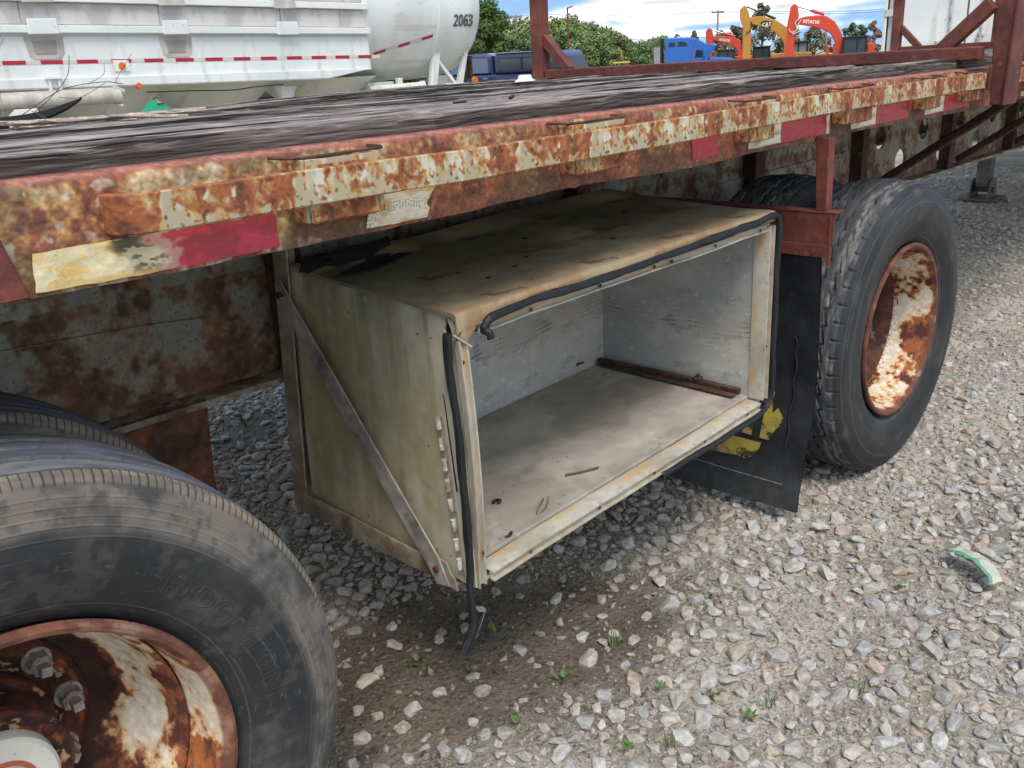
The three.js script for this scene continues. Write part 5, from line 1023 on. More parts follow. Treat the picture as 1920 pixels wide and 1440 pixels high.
  part('pipe_bore', cyl(V(10.041, 1.15, -11.95), V(10.044, 1.15, -11.95), 0.05, 0.05, 18), M.hole, t);
  part('tail_lamp', [cyl(V(11.25, 1.18, -11.88), V(11.25, 1.18, -11.82), 0.06, 0.05, 16)], mAmber, t);
  part('ladder', [box(11.3, 11.34, 1.1, 1.75, -12.2, -12.16), box(11.38, 11.44, 1.2, 1.62, -12.2, -12.1)], M.dark, t);
  for (const x of [0.4, 1.7]) for (const zz of [-12.0, -13.7]) part('wheel', cyl(V(x, 0.5, zz - 0.25), V(x, 0.5, zz + 0.05), 0.5, 0.5, 28), mTyre, t);
  part('support_leg', [box(8.85, 9.0, 0.02, 1.05, -12.2, -12.05, 0.01), box(8.75, 9.1, 0.0, 0.03, -12.3, -11.95, 0.01)], M.dark, t);
}
// seen through the gaps under the tank
{
  const t = thing('waste_bin', 'bright teal steel bin glimpsed in the gap between hoppers under the white tank', 'bin', [8.07, 0, -18.79], -0.43);
  part('body', slab([[-1.6, 0.5], [1.6, 0.5], [1.9, 1.16], [-1.9, 1.16]], 1.4, 0.03), paint('teal', 0x2fb38a), t); part('rim', box(-1.95, 1.95, 1.16, 1.22, -0.74, 0.74, 0.02), M.metal, t); part('skids', [box(-1.4, -1.2, 0.02, 0.5, -0.5, 0.6), box(1.2, 1.4, 0.02, 0.5, -0.5, 0.6)], mBlack, t); part('latch', box(0.05, 0.2, 1.04, 1.12, 0.7, 0.74), M.metal, t);
  const v = thing('parked_van', 'white van with dark red stripe glimpsed under the left end of the white tank', 'van', [5.48, 0, -17.67], -0.33);
  part('body', slab([[-2.4, 0.35], [1.05, 0.35], [1.05, 1.0], [0.35, 1.13], [0.05, 1.15], [-2.4, 1.15]], 1.7, 0.05).translate(0, 0, -0.7), paint('van_white', 0xe9ecee), v); part('stripe', box(-1.0, 0.25, 0.92, 1.0, 0.15, 0.165), mTapeRed, v); part('window', box(-0.2, 0.0, 1.0, 1.1, 0.15, 0.16), mGlass, v); part('grille', box(0.22, 0.7, 0.5, 1.08, 0.15, 0.2, 0.02), mBlack, v);
  for (const x of [-1.7, 0.6]) part('wheel', cyl(V(x, 0.33, -0.05), V(x, 0.33, 0.17), 0.33, 0.33, 24), mTyre, v);
}
// ---------------------------------------------------------------- dark blue pickup with a canopy
{
  const t = thing('pickup_truck', 'dark blue pickup truck with a canopy over its bed, beyond the far deck edge', 'pickup', [17.03, -0.02, -14.59], -1.243);   // origin: near rear corner, +x to the rear
  const body = paint('navy', 0x1c2850, { clearcoat: 1, clearcoatRoughness: 0.06 }), cap = paint('canopy_navy', 0x1d284a, { clearcoat: 1, clearcoatRoughness: 0.06 }), W = 1.66, zc = -W / 2;
  const glass = plain('canopy_glass', 0x1a2536, 0.06, { clearcoat: 1, clearcoatRoughness: 0.02 });
  part('body', slab([[-5.0, 0.45], [0, 0.45], [0.03, 0.7], [0, 1.19], [-3.55, 1.21], [-4.75, 1.1], [-5.02, 0.95]], W, 0.05).translate(0, 0, zc), body, t);
  part('cab', slab([[-3.6, 1.19], [-2.13, 1.19], [-2.13, 1.68], [-2.3, 1.745], [-3.05, 1.735], [-3.3, 1.66]], W - 0.1, 0.07).translate(0, 0, zc), body, t);
  part('canopy', slab([[-2.08, 1.2], [0, 1.2], [-0.04, 1.3], [-0.16, 1.64], [-0.26, 1.715], [-1.0, 1.735], [-1.98, 1.74], [-2.08, 1.68]], W - 0.06, 0.06).translate(0, 0, zc), cap, t);
  part('roof_edge', [box(-2.05, -0.22, 1.715, 1.735, -0.07, -0.025, 0.008)], mChrome, t);
  for (const [a, b, l] of [[-1.92, -1.28, 0], [-1.22, -0.18, 1]]) part('side_window', slab([[a, 1.3], [b, 1.3], [b - (l ? 0.09 : 0), 1.58], [a + (l ? 0 : 0.04), 1.58]], 0.012, 0.003).translate(0, 0, -0.024), glass, t);
  part('window_trim', [box(-1.95, -0.14, 1.275, 1.29, -0.026, -0.008), box(-1.95, -0.2, 1.588, 1.6, -0.026, -0.008), box(-1.262, -1.238, 1.29, 1.588, -0.026, -0.008)], mBlack, t);
  for (const pts of [[[-2.78, 1.25], [-2.24, 1.25], [-2.26, 1.62], [-2.76, 1.62]], [[-3.45, 1.25], [-2.86, 1.25], [-2.86, 1.62], [-3.2, 1.61]]]) part('door_window', slab(pts, 0.012, 0.003).translate(0, 0, -0.046), plain('pale_glass', 0x5b6d86, 0.06), t);
  part('rear_window', slab([[-0.72, 1.27], [0.72, 1.27], [0.62, 1.62], [-0.62, 1.62]], 0.012, 0.003).rotateY(Math.PI / 2).rotateZ(0.33).translate(-0.08 + 0.45, 0.04, zc).translate(0.06, 0, 0), plain('rear_glass', 0x2e3236, 0.35), t);
  part('tailgate', box(0.02, 0.05, 0.62, 1.16, -W + 0.12, -0.12, 0.01), body, t);
  part('door_handle', box(-2.4, -2.26, 1.1, 1.13, -0.004, 0.02), mChrome, t);
  part('side_trim', box(-4.4, -0.1, 0.86, 0.88, -0.004, 0.012), mChrome, t);
  for (const x of [-4.1, -0.95]) for (const z of [-0.1, -W + 0.1]) part('wheel', [cyl(V(x, 0.36, z - 0.11), V(x, 0.36, z + 0.11), 0.36, 0.36, 28)], mTyre, t);
}
// ---------------------------------------------------------------- lorries and machines farther off, the yard there a metre lower
const GY = -1.0;
{
  const t = thing('semi_truck', 'bright blue semi truck tractor with tall sleeper cab, beyond the stake frame beam', 'semi truck', [57.03, GY, -37.82], -0.979);
  const blue = paint('truck_blue', 0x2463b6), g = (y) => y - GY, S2 = (pts, dep, z, m, n, b = 0.04) => part(n, slab(pts.map(([x, y]) => [x, g(y)]), dep, b).translate(0, 0, z), m, t);
  S2([[-1.66, 0.2], [0.36, 0.2], [0.38, 1.7], [0.62, 2.42], [0.2, 2.54], [-1.55, 2.57], [-1.63, 2.5]], 2.3, -1.15, blue, 'sleeper', 0.08);
  S2([[0.3, 0.2], [1.42, 0.2], [1.45, 1.08], [1.95, 1.86], [1.86, 1.96], [1.2, 2.08], [0.62, 2.42], [0.36, 2.44]], 2.2, -1.14, blue, 'cab', 0.06);
  S2([[1.42, 0.1], [3.3, 0.1], [3.3, 0.9], [3.0, 1.02], [1.42, 1.13]], 1.8, -1.14, blue, 'hood', 0.1);
  S2([[1.47, 1.14], [1.54, 1.14], [1.97, 1.8], [1.9, 1.8]], 1.9, -1.13, plain('windscreen', 0xaeb9bd, 0.1), 'windscreen', 0.01);
  S2([[1.25, 1.92], [2.02, 1.82], [2.02, 1.92], [1.3, 2.06]], 2.1, -1.1, blue, 'visor', 0.02);
  S2([[-1.38, 1.96], [-0.9, 1.94], [-0.9, 2.22], [-1.38, 2.25]], 0.02, 0.002, mGlass, 'sleeper_window', 0.005); S2([[-0.74, 1.96], [-0.04, 1.94], [-0.1, 2.16], [-0.3, 2.26], [-0.72, 2.28]], 0.02, 0.002, mGlass, 'sleeper_window', 0.005);
  S2([[0.52, 1.14], [1.04, 1.13], [1.03, 1.62], [0.56, 1.66]], 0.02, -0.03, mGlass, 'door_window', 0.005); S2([[0.42, 0.3], [1.1, 0.3], [1.1, 1.1], [0.42, 1.1]], 0.02, -0.035, blue, 'door', 0.008);
  S2([[1.08, 1.2], [1.25, 1.2], [1.25, 1.75], [1.12, 1.78]], 0.16, 0.14, blue, 'mirror', 0.03);
  part('exhaust_stack', [cyl(V(-1.9, 0.6, -0.25), V(-1.9, 3.55, -0.25), 0.09, 0.09, 14), cyl(V(-1.9, 0.6, -2.0), V(-1.9, 3.55, -2.0), 0.09, 0.09, 14)], mBlack, t);
  part('sun_shield', cyl(V(-0.7, 3.56, -0.6), V(-0.7, 3.66, -0.6), 0.2, 0.12, 14), mChrome, t);
  part('grab_rail', cyl(V(0.36, 1.9, 0.05), V(0.36, 2.75, 0.05), 0.03), mChrome, t);
  S2([[-2.46, 0.2], [-1.98, 0.2], [-1.98, 1.96], [-2.46, 1.98]], 2.0, -1.2, plain('grey_rack', 0x8a8c90, 0.6), 'cab_guard', 0.03);
  S2([[-4.5, -0.1], [3.2, -0.1], [3.2, 0.2], [-4.5, 0.2]], 0.9, -1.15, mBlack, 'chassis', 0.02);
  for (const x of [-3.6, -2.3, 2.3]) for (const z of [-0.15, -2.1]) part('wheel', cyl(V(x, 0.52, z - 0.15), V(x, 0.52, z + 0.15), 0.52, 0.52, 24), mTyre, t);
}
function excavator(label, pos, turn, color, o) {
  const t = thing('excavator', label, 'excavator', [pos[0], GY, pos[1]], turn), m = paint('machine_paint', color), g = (p) => p.map(([x, y]) => [x, y - GY]);
  const sl = (name, pts, dep, z, mm, b = 0.03, smooth = false, l) => part(name, slab(g(pts), dep, b, [], smooth).translate(0, 0, z), mm, t, l);
  sl('boom', o.boom, 0.5, 0, m, 0.04); sl('stick', o.stick, 0.42, 0.02, m, 0.04);
  for (const [a, b, r] of o.rams) part('hydraulic_ram', [cyl(V(a[0], a[1] - GY, 0.05), V(mix(a[0], b[0], 0.5), mix(a[1], b[1], 0.5) - GY, 0.05), r, r, 14)], o.ramBlack ? mBlack : m, t), part('ram_rod', [cyl(V(mix(a[0], b[0], 0.5), mix(a[1], b[1], 0.5) - GY, 0.05), V(b[0], b[1] - GY, 0.05), r * 0.5, r * 0.5, 12)], o.ramBlack ? mBlack : mChrome, t);
  if (o.hose) part('hose', o.hose.map((h) => rod(h.map(([x, y]) => [x, y - GY, 0.3]), 0.035, 6, 20)), plain('hose_' + label.length, o.hoseColor ?? 0x2a2a2a, 0.6), t);
  const [cx0, cx1, cy] = o.cab, cz = o.cabZ ?? 0.5;
  const cab = part('cab', [box(cx0, cx0 + 0.1, 0.9, cy - GY, cz - 0.5, cz + 0.5, 0.02), box(cx1 - 0.1, cx1, 0.9, cy - GY, cz - 0.5, cz + 0.5, 0.02), box(mix(cx0, cx1, 0.58), mix(cx0, cx1, 0.64), 0.9, cy - GY, cz + 0.42, cz + 0.5, 0.02), box(cx0 + 0.02, cx1 + 0.04, cy - GY - 0.08, cy - GY + 0.04, cz - 0.55, cz + 0.55, 0.04), box(cx0, cx1, 0.9, 1.5, cz - 0.5, cz + 0.5, 0.03)], mBlack, t);
  part('glass', box(cx0 + 0.05, cx1 - 0.05, 1.5, cy - GY - 0.08, cz - 0.44, cz + 0.46, 0.01), o.glassMat ?? plain('cab_glass_' + label.length, 0x39464e, 0.1), cab);
  part('house', [slab(g([[cx0 + 0.1, -0.1], [o.house, -0.1], [o.house, o.houseTop], [o.house - 0.15, o.houseTop + 0.06], [cx1 + 0.05, o.houseTop + 0.06], [cx1 + 0.05, 0.1]]), 2.4, 0.05).translate(0, 0, -0.7)], m, t);
  part('track', [slab([[-1.9, 0.25], [-1.7, 0.03], [1.7, 0.03], [1.9, 0.25], [1.9, 0.6], [1.7, 0.82], [-1.7, 0.82], [-1.9, 0.6]], 0.6, 0.04).translate((cx0 + o.house) / 2, 0, 0.7), slab([[-1.9, 0.25], [-1.7, 0.03], [1.7, 0.03], [1.9, 0.25], [1.9, 0.6], [1.7, 0.82], [-1.7, 0.82], [-1.9, 0.6]], 0.6, 0.04).translate((cx0 + o.house) / 2, 0, -1.9)], mBlack, t);
  part('bucket', slab(g([[o.bucket - 0.5, -0.95], [o.bucket + 0.4, -0.95], [o.bucket + 0.7, -0.4], [o.bucket + 0.3, 0.15], [o.bucket - 0.3, 0.1]]), 1.2, 0.05), m, t);
  return [t, m, g];
}
const mLetter = plain('letter_white', 0xeeeeea, 0.5);
{
  const [t] = excavator('orange excavator with the biggest raised boom, its white lettering facing the yard', [52.41, -25.99], -1.1, 0xc8401f, {
    boom: [[-0.95, 2.98], [-0.68, 3.1], [-0.33, 3.15], [0.3, 3.16], [0.75, 3.1], [1.25, 2.8], [1.55, 2.35], [1.72, 2.05], [1.82, 1.54], [1.72, 1.04], [1.75, 0.3], [1.2, 0.3], [1.27, 1.07], [1.33, 1.6], [1.2, 1.95], [1.03, 2.14], [0.58, 2.38], [0.1, 2.53], [-0.62, 2.69], [-0.95, 2.74]],
    stick: [[-1.27, 3.73], [-1.13, 3.85], [-1.0, 3.87], [-0.87, 3.74], [-0.77, 3.24], [-0.84, 2.6], [-0.93, 2.0], [-0.97, 1.07], [-1.02, 0.0], [-1.42, 0.0], [-1.46, 1.09], [-1.45, 1.8], [-1.42, 2.74]],
    rams: [[[0.66, 3.2], [-0.86, 3.74], 0.1], [[1.0, 0.8], [0.78, 2.34], 0.08]], cab: [1.76, 3.1, 1.86], house: 3.56, houseTop: 1.38, bucket: -1.2,
    hose: [[[-0.7, 3.05], [-0.95, 2.85], [-0.85, 2.45], [-1.15, 2.3], [-1.3, 2.5]], [[-0.6, 3.0], [-0.78, 2.7], [-0.7, 2.35], [-1.1, 2.2]]], hoseColor: 0xc9c7c0 });
  part('lettering', words('HITACHI', 0.19, 0.02).scale(0.88, 1, 1).rotateZ(-0.13).translate(-0.05, 2.83 - GY, 0.255), mLetter, t, 'white capital letters');
}
{
  const [t] = excavator('yellow excavator with raised boom and a black badge, between two orange ones', [52.5, -30.0], -1.043, 0xb8842a, {
    boom: [[-0.25, 3.36], [0.38, 3.39], [0.9, 3.28], [1.39, 3.1], [1.99, 2.71], [2.15, 2.3], [2.2, 1.81], [2.45, 0.4], [2.0, 0.4], [1.91, 1.74], [1.69, 2.08], [1.25, 2.47], [0.6, 2.78], [-0.11, 2.95], [-0.25, 2.98]],
    stick: [[-0.81, 3.84], [-0.66, 4.0], [-0.52, 4.08], [-0.39, 3.94], [-0.2, 3.4], [-0.1, 3.07], [-0.1, 2.2], [-0.06, 1.11], [-0.06, 0.0], [-0.52, 0.0], [-0.56, 1.1], [-0.62, 2.86], [-0.8, 3.36]],
    rams: [[[1.35, 3.18], [-0.42, 4.0], 0.08]], ramBlack: true, cab: [0.05, 1.12, 1.6], cabZ: -1.2, house: 3.6, houseTop: 1.1, bucket: -0.4,
    hose: [[[-0.62, 2.8], [-0.68, 2.2], [-0.62, 1.5]], [[-0.12, 3.1], [-0.04, 2.8], [-0.2, 2.55], [-0.4, 2.45]]] });
  part('badge', slab([[0.44, 3.0], [0.61, 3.12], [1.17, 3.04], [1.08, 2.63], [0.75, 2.66]].map(([x, y]) => [x, y - GY]), 0.012, 0).translate(0, 0, 0.256), mBlack, t);
  part('badge_letters', words('CAT', 0.22, 0.014).translate(0.84, 2.89 - GY, 0.263), mLetter, t, 'white letters');
  part('badge_triangle', slab([[0.7, 2.72], [0.98, 2.72], [0.84, 2.86]].map(([x, y]) => [x, y - GY]), 0.01, 0).translate(0, 0, 0.285), paint('badge_yellow', 0xe0a91e), t);
  part('lift_ram', cyl(V(1.7, 0.6, -0.3), V(1.58, 2.75, 0.3), 0.09, 0.09, 12), mBlack, t);
}
{
  const [t] = excavator('smaller orange excavator just behind the blue semi truck', [62.5, -38.59], -1.011, 0xc4421f, {
    boom: [[-0.62, 2.42], [-0.34, 2.6], [0.3, 2.55], [1.0, 2.42], [1.5, 2.2], [1.72, 1.7], [1.75, 0.4], [1.35, 0.4], [1.3, 1.3], [1.15, 1.68], [0.7, 1.9], [-0.45, 2.27]],
    stick: [[-1.1, 2.93], [-0.95, 3.15], [-0.83, 3.22], [-0.62, 3.06], [-0.48, 2.5], [-0.47, 2.04], [-0.55, 0.5], [-1.0, 0.5], [-1.06, 2.1]],
    rams: [[[1.1, 2.48], [-0.66, 3.06], 0.08]], cab: [-0.15, 1.08, 1.56], house: 3.2, houseTop: 1.0, bucket: -0.8 });
  part('lettering', words('HITACHI', 0.17, 0.02).scale(0.86, 1, 1).rotateZ(-0.17).translate(0.34, 2.26 - GY, 0.255), mLetter, t, 'white capital letters');
}
{
  const t = thing('wheel_loader', 'machine with a black glazed cab behind the beam, between yellow and big orange booms', 'loader', [53.0, GY, -26.6], -1.1);
  part('cab', [box(-0.95, -0.85, 1.2, 2.74, -2.6, -1.4, 0.02), box(0.02, 0.12, 1.2, 2.74, -2.6, -1.4, 0.02), box(-1.0, 0.16, 2.68, 2.82, -2.7, -1.3, 0.05), box(-0.5, -0.42, 1.2, 2.74, -1.48, -1.4, 0.02), box(-0.95, 0.12, 1.2, 1.9, -2.6, -1.4, 0.04)], mBlack, t); part('glass', box(-0.88, 0.05, 1.9, 2.68, -2.5, -1.45, 0.01), plain('loader_glass', 0x6d808a, 0.1), t);
  part('body', [slab([[-1.2, 0.6], [2.0, 0.6], [1.9, 1.95], [1.2, 2.05], [-1.2, 1.6]], 1.4, 0.06).translate(0, 0, -2.0)], paint('loader_yellow', 0xc08a26), t);
  for (const x of [-0.7, 1.5]) part('wheel', cyl(V(x, 0.6, -1.5), V(x, 0.6, -1.0), 0.6, 0.6, 24), mTyre, t);
}
{
  const t = thing('tractor', 'low yellow roofed machine with a small orange flag in front of the trees', 'tractor', [38.43, groundY(38.4, -29.4), -29.44], -0.91), gy = groundY(38.4, -29.4);
  part('canopy', slab([[-0.48, 0], [0.47, 0], [0.4, 0.07], [-0.4, 0.07]], 1.1, 0.015).translate(0, 1.15 - gy, -0.5), paint('roof_yellow', 0xd8a33a), t);
  part('canopy_posts', [-0.4, 0.4].flatMap((x) => [-0.95, -0.05].map((z) => cyl(V(x, 0.9, z), V(x, 1.15 - gy, z), 0.025))), mBlack, t);
  part('body', slab([[-0.7, 0.35], [1.3, 0.35], [1.3, 0.95], [0.3, 1.05], [-0.7, 0.9]], 0.7, 0.04).translate(0, 0, -0.5), paint('body_yellow', 0xcf9a30), t);
  part('flag_staff', cyl(V(-0.05, 1.2 - gy, -0.3), V(-0.05, 1.66 - gy, -0.3), 0.012), mBlack, t); part('flag', slab([[-0.06, 1.46], [0.06, 1.5], [-0.02, 1.68]].map(([x, y]) => [x, y - gy]), 0.01).translate(0, 0, -0.3), paint('flag_orange', 0xd9552a), t);
  for (const [x, r] of [[-0.4, 0.55], [0.95, 0.38]]) for (const z of [-0.05, -0.95]) part('wheel', cyl(V(x, r, z - 0.12), V(x, r, z + 0.12), r, r, 22), mTyre, t);
}
{
  const t = thing('box_trailer', 'white box trailer seen from its double rear doors, at the right', 'box trailer', [12.53, 0, -3.52], -1.2352);
  const wht = mat('door_white', tTank, 4, 2, 0, { color: new THREE.Color(1, 1, 1) });
  part('box_body', box(-0.99, 1.55, 1.2, 4.0, -12, -0.06, 0.02), wht, t);
  part('door', box(-0.88, 0.048, 1.3, 3.9, -0.055, 0, 0.012), wht, t); part('door', box(0.062, 1.45, 1.3, 3.9, -0.055, 0, 0.012), wht, t);
  part('door_frame', [box(-1.0, -0.955, 1.18, 4.05, -0.1, 0.012, 0.006), box(1.5, 1.56, 1.18, 4.05, -0.1, 0.012, 0.006), box(-1.0, 1.56, 1.18, 1.29, -0.1, 0.02, 0.01), box(-1.0, 1.56, 3.92, 4.06, -0.1, 0.02, 0.01)], wht, t);
  part('door_gap', box(-0.952, -0.935, 1.29, 3.92, -0.054, -0.03, 0), mBlack, t); part('centre_seal', box(0.05, 0.06, 1.3, 3.9, -0.05, 0.004, 0), plain('seal_mauve', 0x6a5a66, 0.6), t);
  part('hinge', [1.82, 2.6, 3.4].flatMap((y) => [box(-0.985, -0.82, y - 0.045, y + 0.045, 0.012, 0.032, 0.005), cyl(V(-0.84, y + 0.03, 0.03), V(-0.84, y + 0.03, 0.042), 0.01)]), mat('hinge_grey', tMetal, 0.4, 0.4, 0, { color: new THREE.Color(0.6, 0.6, 0.6) }), t);
  for (const x of [-0.15, 0.24]) part('locking_rod', [cyl(V(x, 1.32, 0.03), V(x, 3.9, 0.03), 0.016, 0.016, 10), box(x - 0.045, x + 0.045, 1.45, 1.5, 0, 0.05, 0.01), box(x - 0.05, x + 0.05, 2.6, 2.64, 0, 0.05, 0.01)], mat('rod_grey', tMetal, 0.4, 0.4, 0, { color: new THREE.Color(0.62, 0.62, 0.63) }), t);
  part('bumper_posts', [-0.3, 0.2, 0.55].map((x) => cyl(V(x, 1.3, 0.1), V(x, 1.42, 0.1), 0.028, 0.02, 12)), mat('post_grey', tMetal, 0.4, 0.4, 0, { color: new THREE.Color(0.5, 0.45, 0.42) }), t);
  part('chassis', [box(-0.5, 1.1, 0.85, 1.18, -12, -0.2, 0.01)], mBlack, t); for (const z of [-1.2, -2.5]) for (const x of [-0.7, 1.25]) part('wheel', cyl(V(x - 0.2, 0.5, z), V(x + 0.2, 0.5, z), 0.5, 0.5, 26), mTyre, t);
}
// ---------------------------------------------------------------- poles, wires, lamp
{
  const pole = mat('pole_wood', tWood, 2, 0.5, 0, { color: new THREE.Color(1.3, 1.1, 1.0) });
  const mk = (label, x, z, top, turn) => { const t = thing('utility_pole', label, 'utility pole', [x, GY, z], turn); part('pole', cyl(V(0, 0, 0), V(0.02, top - GY, 0), 0.16, 0.1, 12), pole, t); part('cross_arm', box(-0.75, 0.75, top - GY - 0.32, top - GY - 0.16, -0.08, 0.08, 0.01), pole, t); part('insulator', [-0.65, 0.02, 0.65].map((q) => cyl(V(q, top - GY - 0.16, 0), V(q, top - GY + 0.06, 0), 0.05, 0.03, 8)), plain('porcelain', 0x8c8a88, 0.4), t); part('tie_brace', [bar(V(-0.4, top - GY - 0.3, 0.09), V(0, top - GY - 0.75, 0.13), 0.04, 0.02), bar(V(0.4, top - GY - 0.3, 0.09), V(0, top - GY - 0.75, 0.13), 0.04, 0.02)], pole, t); return t; };
  mk('wooden utility pole left of the stake frame, in front of the tree line', 85.2, -82.2, 7.1, -0.8);
  mk('wooden utility pole behind the blue truck and orange excavator', 102.7, -64.2, 6.3, -0.95);
  const wire = (pts) => rod(pts, 0.03, 5, 40);
  lone('power_line', [wire([[20, 8.6, -140], [52, 6.4, -112], [85.2, 7.0, -82.2], [94, 6.35, -73], [102.7, 6.2, -64.2], [118, 5.4, -52], [140, 6.4, -38]]), wire([[20, 8.4, -141], [52, 6.2, -113], [85.7, 6.85, -83], [94.5, 6.2, -73.8], [103.2, 6.05, -65], [118.5, 5.2, -53], [140.5, 6.2, -39]]), wire([[20, 4.6, -140], [52, 3.6, -112], [85.2, 3.9, -82.2], [102.7, 3.2, -64.2], [140, 3.4, -38]])], plain('wire', 0x6b7480, 0.7), 'thin overhead wires sagging between the utility poles', 'power line');
  const t = thing('street_lamp', 'tall rusty lamp post with a single head, right of the near far-post', 'street lamp', [44.24, groundY(44.2, -38.1), -38.12], -0.84), gy = groundY(44.2, -38.1);
  part('pole', cyl(V(0, 0, 0), V(0, 4.5 - gy, 0), 0.07, 0.05, 12), mat('lamp_rust', tPrimer, 0.5, 0.5, 0, { color: new THREE.Color(1.3, 1.1, 1.1) }), t);
  part('lamp_head', slab([[-0.04, 0], [0.12, 0.0], [0.34, 0.06], [0.32, 0.14], [0.1, 0.1], [-0.04, 0.06]], 0.2, 0.02).translate(0, 4.47 - gy, 0), plain('lamp_grey', 0x7c7f86, 0.5), t);
}
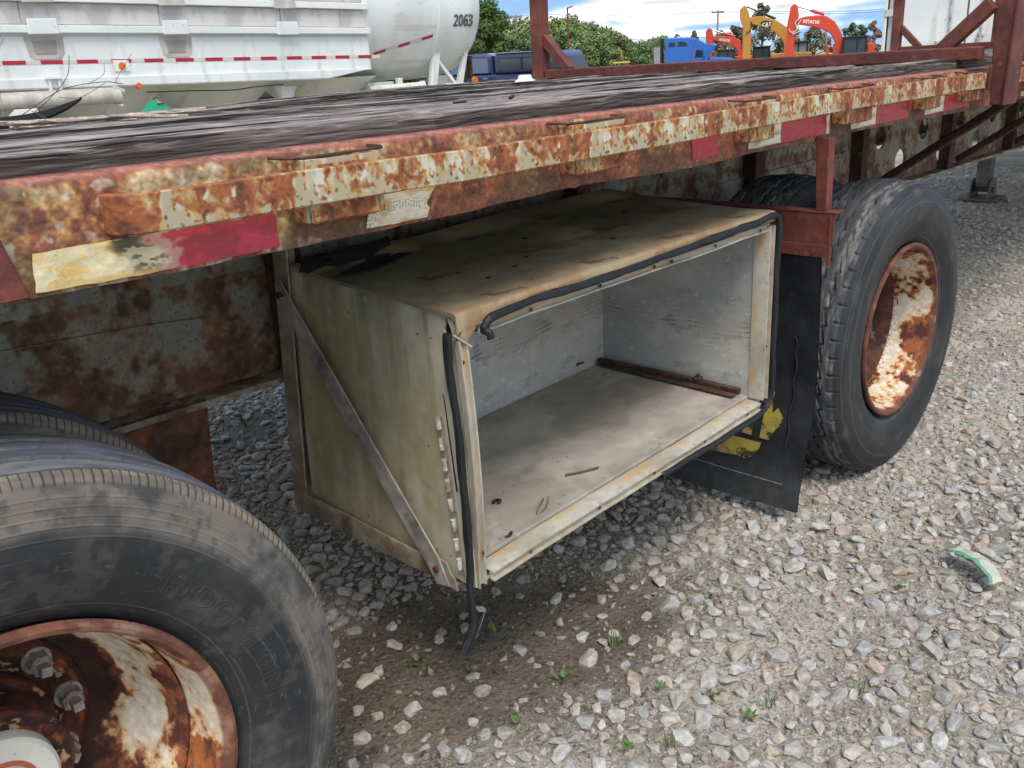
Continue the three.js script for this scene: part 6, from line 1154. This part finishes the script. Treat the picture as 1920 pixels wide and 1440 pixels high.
// ---------------------------------------------------------------- trees
{
  const leafMat = (name, c) => new THREE.MeshPhysicalMaterial({ name, color: new THREE.Color(...c), roughness: 0.85, side: THREE.DoubleSide, vertexColors: true });
  const bark = mat('bark', tDark, 0.5, 0.5, 0, { color: new THREE.Color(1.2, 1.1, 1.0) });
  // leaf clumps spread through a crown: many small leaf-sized faces gathered round bough tips
  function leaves(R, boughs, perBough, size, spread, dens) {
    const n = boughs.length * perBough, pos = new Float32Array(n * 18), col = new Float32Array(n * 18), nor = new Float32Array(n * 18), a = V(0, 0, 0), b = V(0, 0, 0), nn = V(0, 0, 0);
    let at = 0;
    for (const [bx, by, bz, br] of boughs) {
      const tone = 0.72 + 0.5 * R();
      for (let i = 0; i < perBough; i++) {
        const th = R() * 6.2832, cp = R() * 2 - 1, rr = br * Math.pow(R(), 0.45), sp = Math.sqrt(1 - cp * cp), cx = bx + rr * sp * Math.cos(th), cy = by + rr * cp * 0.8, cz = bz + rr * sp * Math.sin(th);
        nn.set(R() - 0.5 + 0.7 * sp * Math.cos(th), R() * 0.9 + 0.2 * cp, R() - 0.5 + 0.7 * sp * Math.sin(th)).normalize();
        a.set(R() - 0.5, R() - 0.5, R() - 0.5).cross(nn).normalize(); b.crossVectors(nn, a);
        const s = size * (0.6 + 0.8 * R()), k = tone * (0.75 + 0.5 * R());
        const c = [[-s, -s * 0.3], [s * 0.2, -s * 0.6], [s, s * 0.25], [-s, -s * 0.3], [s, s * 0.25], [-s * 0.15, s * 0.65]];
        for (const [u, v] of c) { pos[at * 3] = cx + a.x * u + b.x * v; pos[at * 3 + 1] = cy + a.y * u + b.y * v; pos[at * 3 + 2] = cz + a.z * u + b.z * v; nor[at * 3] = nn.x; nor[at * 3 + 1] = nn.y; nor[at * 3 + 2] = nn.z; col[at * 3] = k * (0.95 + 0.2 * (tone - 0.9)); col[at * 3 + 1] = k; col[at * 3 + 2] = k; at++; }
      }
    }
    const g = new THREE.BufferGeometry();
    g.setAttribute('position', new THREE.BufferAttribute(pos, 3)); g.setAttribute('normal', new THREE.BufferAttribute(nor, 3)); g.setAttribute('color', new THREE.BufferAttribute(col, 3));
    return g;
  }
  function tree(name, label, x, z, topY, w, seed, kind, c, perBough = 110) {
    const gy = groundY(x, z), H = topY - gy, R = rng(seed), t = thing(name, label, 'tree', [x, gy, z]), boughs = [], limbs = [cyl(V(0, 0, 0), V(0.06 * w, H * 0.93, 0.05), 0.035 * H * 0.5, 0.02, 10)];
    const nb = kind === 'pine' ? 26 : 44;
    for (let i = 0; i < nb; i++) {
      const q = (i + R()) / nb, a = R() * 6.2832 + i * 2.4;
      const env = kind === 'pine' ? (1 - q * 0.92) * (0.65 + 0.5 * R()) : Math.pow(Math.sin(Math.PI * clamp(0.16 + 0.8 * q)), 0.75) * (0.45 + 0.6 * R());
      const y = H * (kind === 'pine' ? 0.28 + 0.7 * q : 0.2 + 0.76 * q), r = w * env, bx = r * Math.cos(a), bz = r * Math.sin(a);
      boughs.push([bx, y, bz, w * (kind === 'pine' ? 0.3 * (1 - q * 0.6) : 0.36)]);
      limbs.push(cyl(V(0, y - r * 0.4, 0), V(bx, y, bz), 0.03 + 0.01 * w, 0.012, 6));
    }
    part('trunk', limbs, bark, t); part('crown', leaves(R, boughs, perBough, kind === 'pine' ? 0.13 : 0.1, 1, 1), leafMat(name, c), t);
    return t;
  }
  tree('broadleaf_tree', 'tall dark green broadleaf tree beside the rounded end of the white tank', 40.7, -41.8, 5.2, 1.75, 11, 'broad', [0.062, 0.115, 0.022], 230);
  const G = 'scattered trees behind the excavators';
  for (const [label, x, z, top, w, seed, c] of [
    ['thin conifer left of two above the blue truck roof', 77.2, -52.6, 3.3, 1.3, 21, [0.101, 0.135, 0.061]], ['thin conifer right of two above the blue truck roof', 78.1, -51.4, 3.5, 1.3, 22, [0.101, 0.135, 0.061]],
    ['olive tree behind the smaller orange excavator boom', 83.7, -51.9, 3.4, 2.0, 23, [0.135, 0.135, 0.061]], ['brownish tree showing under the yellow boom', 75.9, -45.4, 3.6, 2.4, 24, [0.162, 0.135, 0.081]],
    ['tall thin-topped pine rising above the yellow boom', 72.8, -40.9, 5.1, 2.7, 25, [0.135, 0.121, 0.068]], ['greyish tree seen between yellow and big orange booms', 76, -40.0, 3.2, 2.2, 26, [0.149, 0.149, 0.081]], ['brownish tree framed by the big orange boom', 79.3, -39.3, 3.2, 2.4, 27, [0.162, 0.149, 0.095]],
    ['green tree just right of the big orange boom', 85.1, -38.8, 3.4, 1.7, 28, [0.081, 0.162, 0.054]], ['dark green tree left of the white box trailer', 78.5, -34.8, 3.0, 1.7, 29, [0.081, 0.135, 0.061]], ['reddish brown tree against the edge of the white box trailer', 76.8, -32.9, 3.2, 1.3, 30, [0.216, 0.135, 0.115]]]) { const t = tree('pine_tree', label, x, z, top, w, seed, 'pine', c, 90); t.userData.group = G; }
  // the wood along the back of the yard
  const R = rng(303), base = [];
  for (let i = 0; i < 26; i++) { const q = R(), a = R() * 6.28, r = 1.6 * Math.sqrt(1 - q * q * 0.85) * (0.5 + 0.6 * R()); base.push([r * Math.cos(a), 0.9 + 5.2 * q, r * Math.sin(a), 0.85]); }
  const n = 240, im = new THREE.InstancedMesh(leaves(R, base, 90, 0.17, 1, 1), leafMat('wood_leaf', [0.135, 0.19, 0.065]), n), o = new THREE.Object3D(), cc = new THREE.Color();
  for (let i = 0; i < n; i++) {
    const h = 0.5 + 0.46 * (i / n) + 0.006 * (R() - 0.5), d = 108 + 55 * R(), x = -1 + d * Math.sin(h), z = 1.2 - d * Math.cos(h), right = sstep(0.86, 0.93, h);
    o.position.set(x, GY - 0.4, z); o.rotation.y = R() * 6.28; const s = (0.88 + 0.3 * R()) * mix(d / 128, d / 195, right); o.scale.set(s * 1.15, s * (0.85 + 0.25 * R()), s * 1.15); o.updateMatrix(); im.setMatrixAt(i, o.matrix);
    const b = 0.75 + 0.5 * R(), yel = R(); im.setColorAt(i, cc.setRGB(b * (0.85 + 0.35 * yel), b, b * (0.8 + 0.2 * R())));
  }
  im.name = 'wood'; im.castShadow = im.receiveShadow = true; scene.add(im);
  tag(im, 'dense green wood along the far side of the yard', 'wood', null, 'stuff');
}
renderer.render(scene, camera);
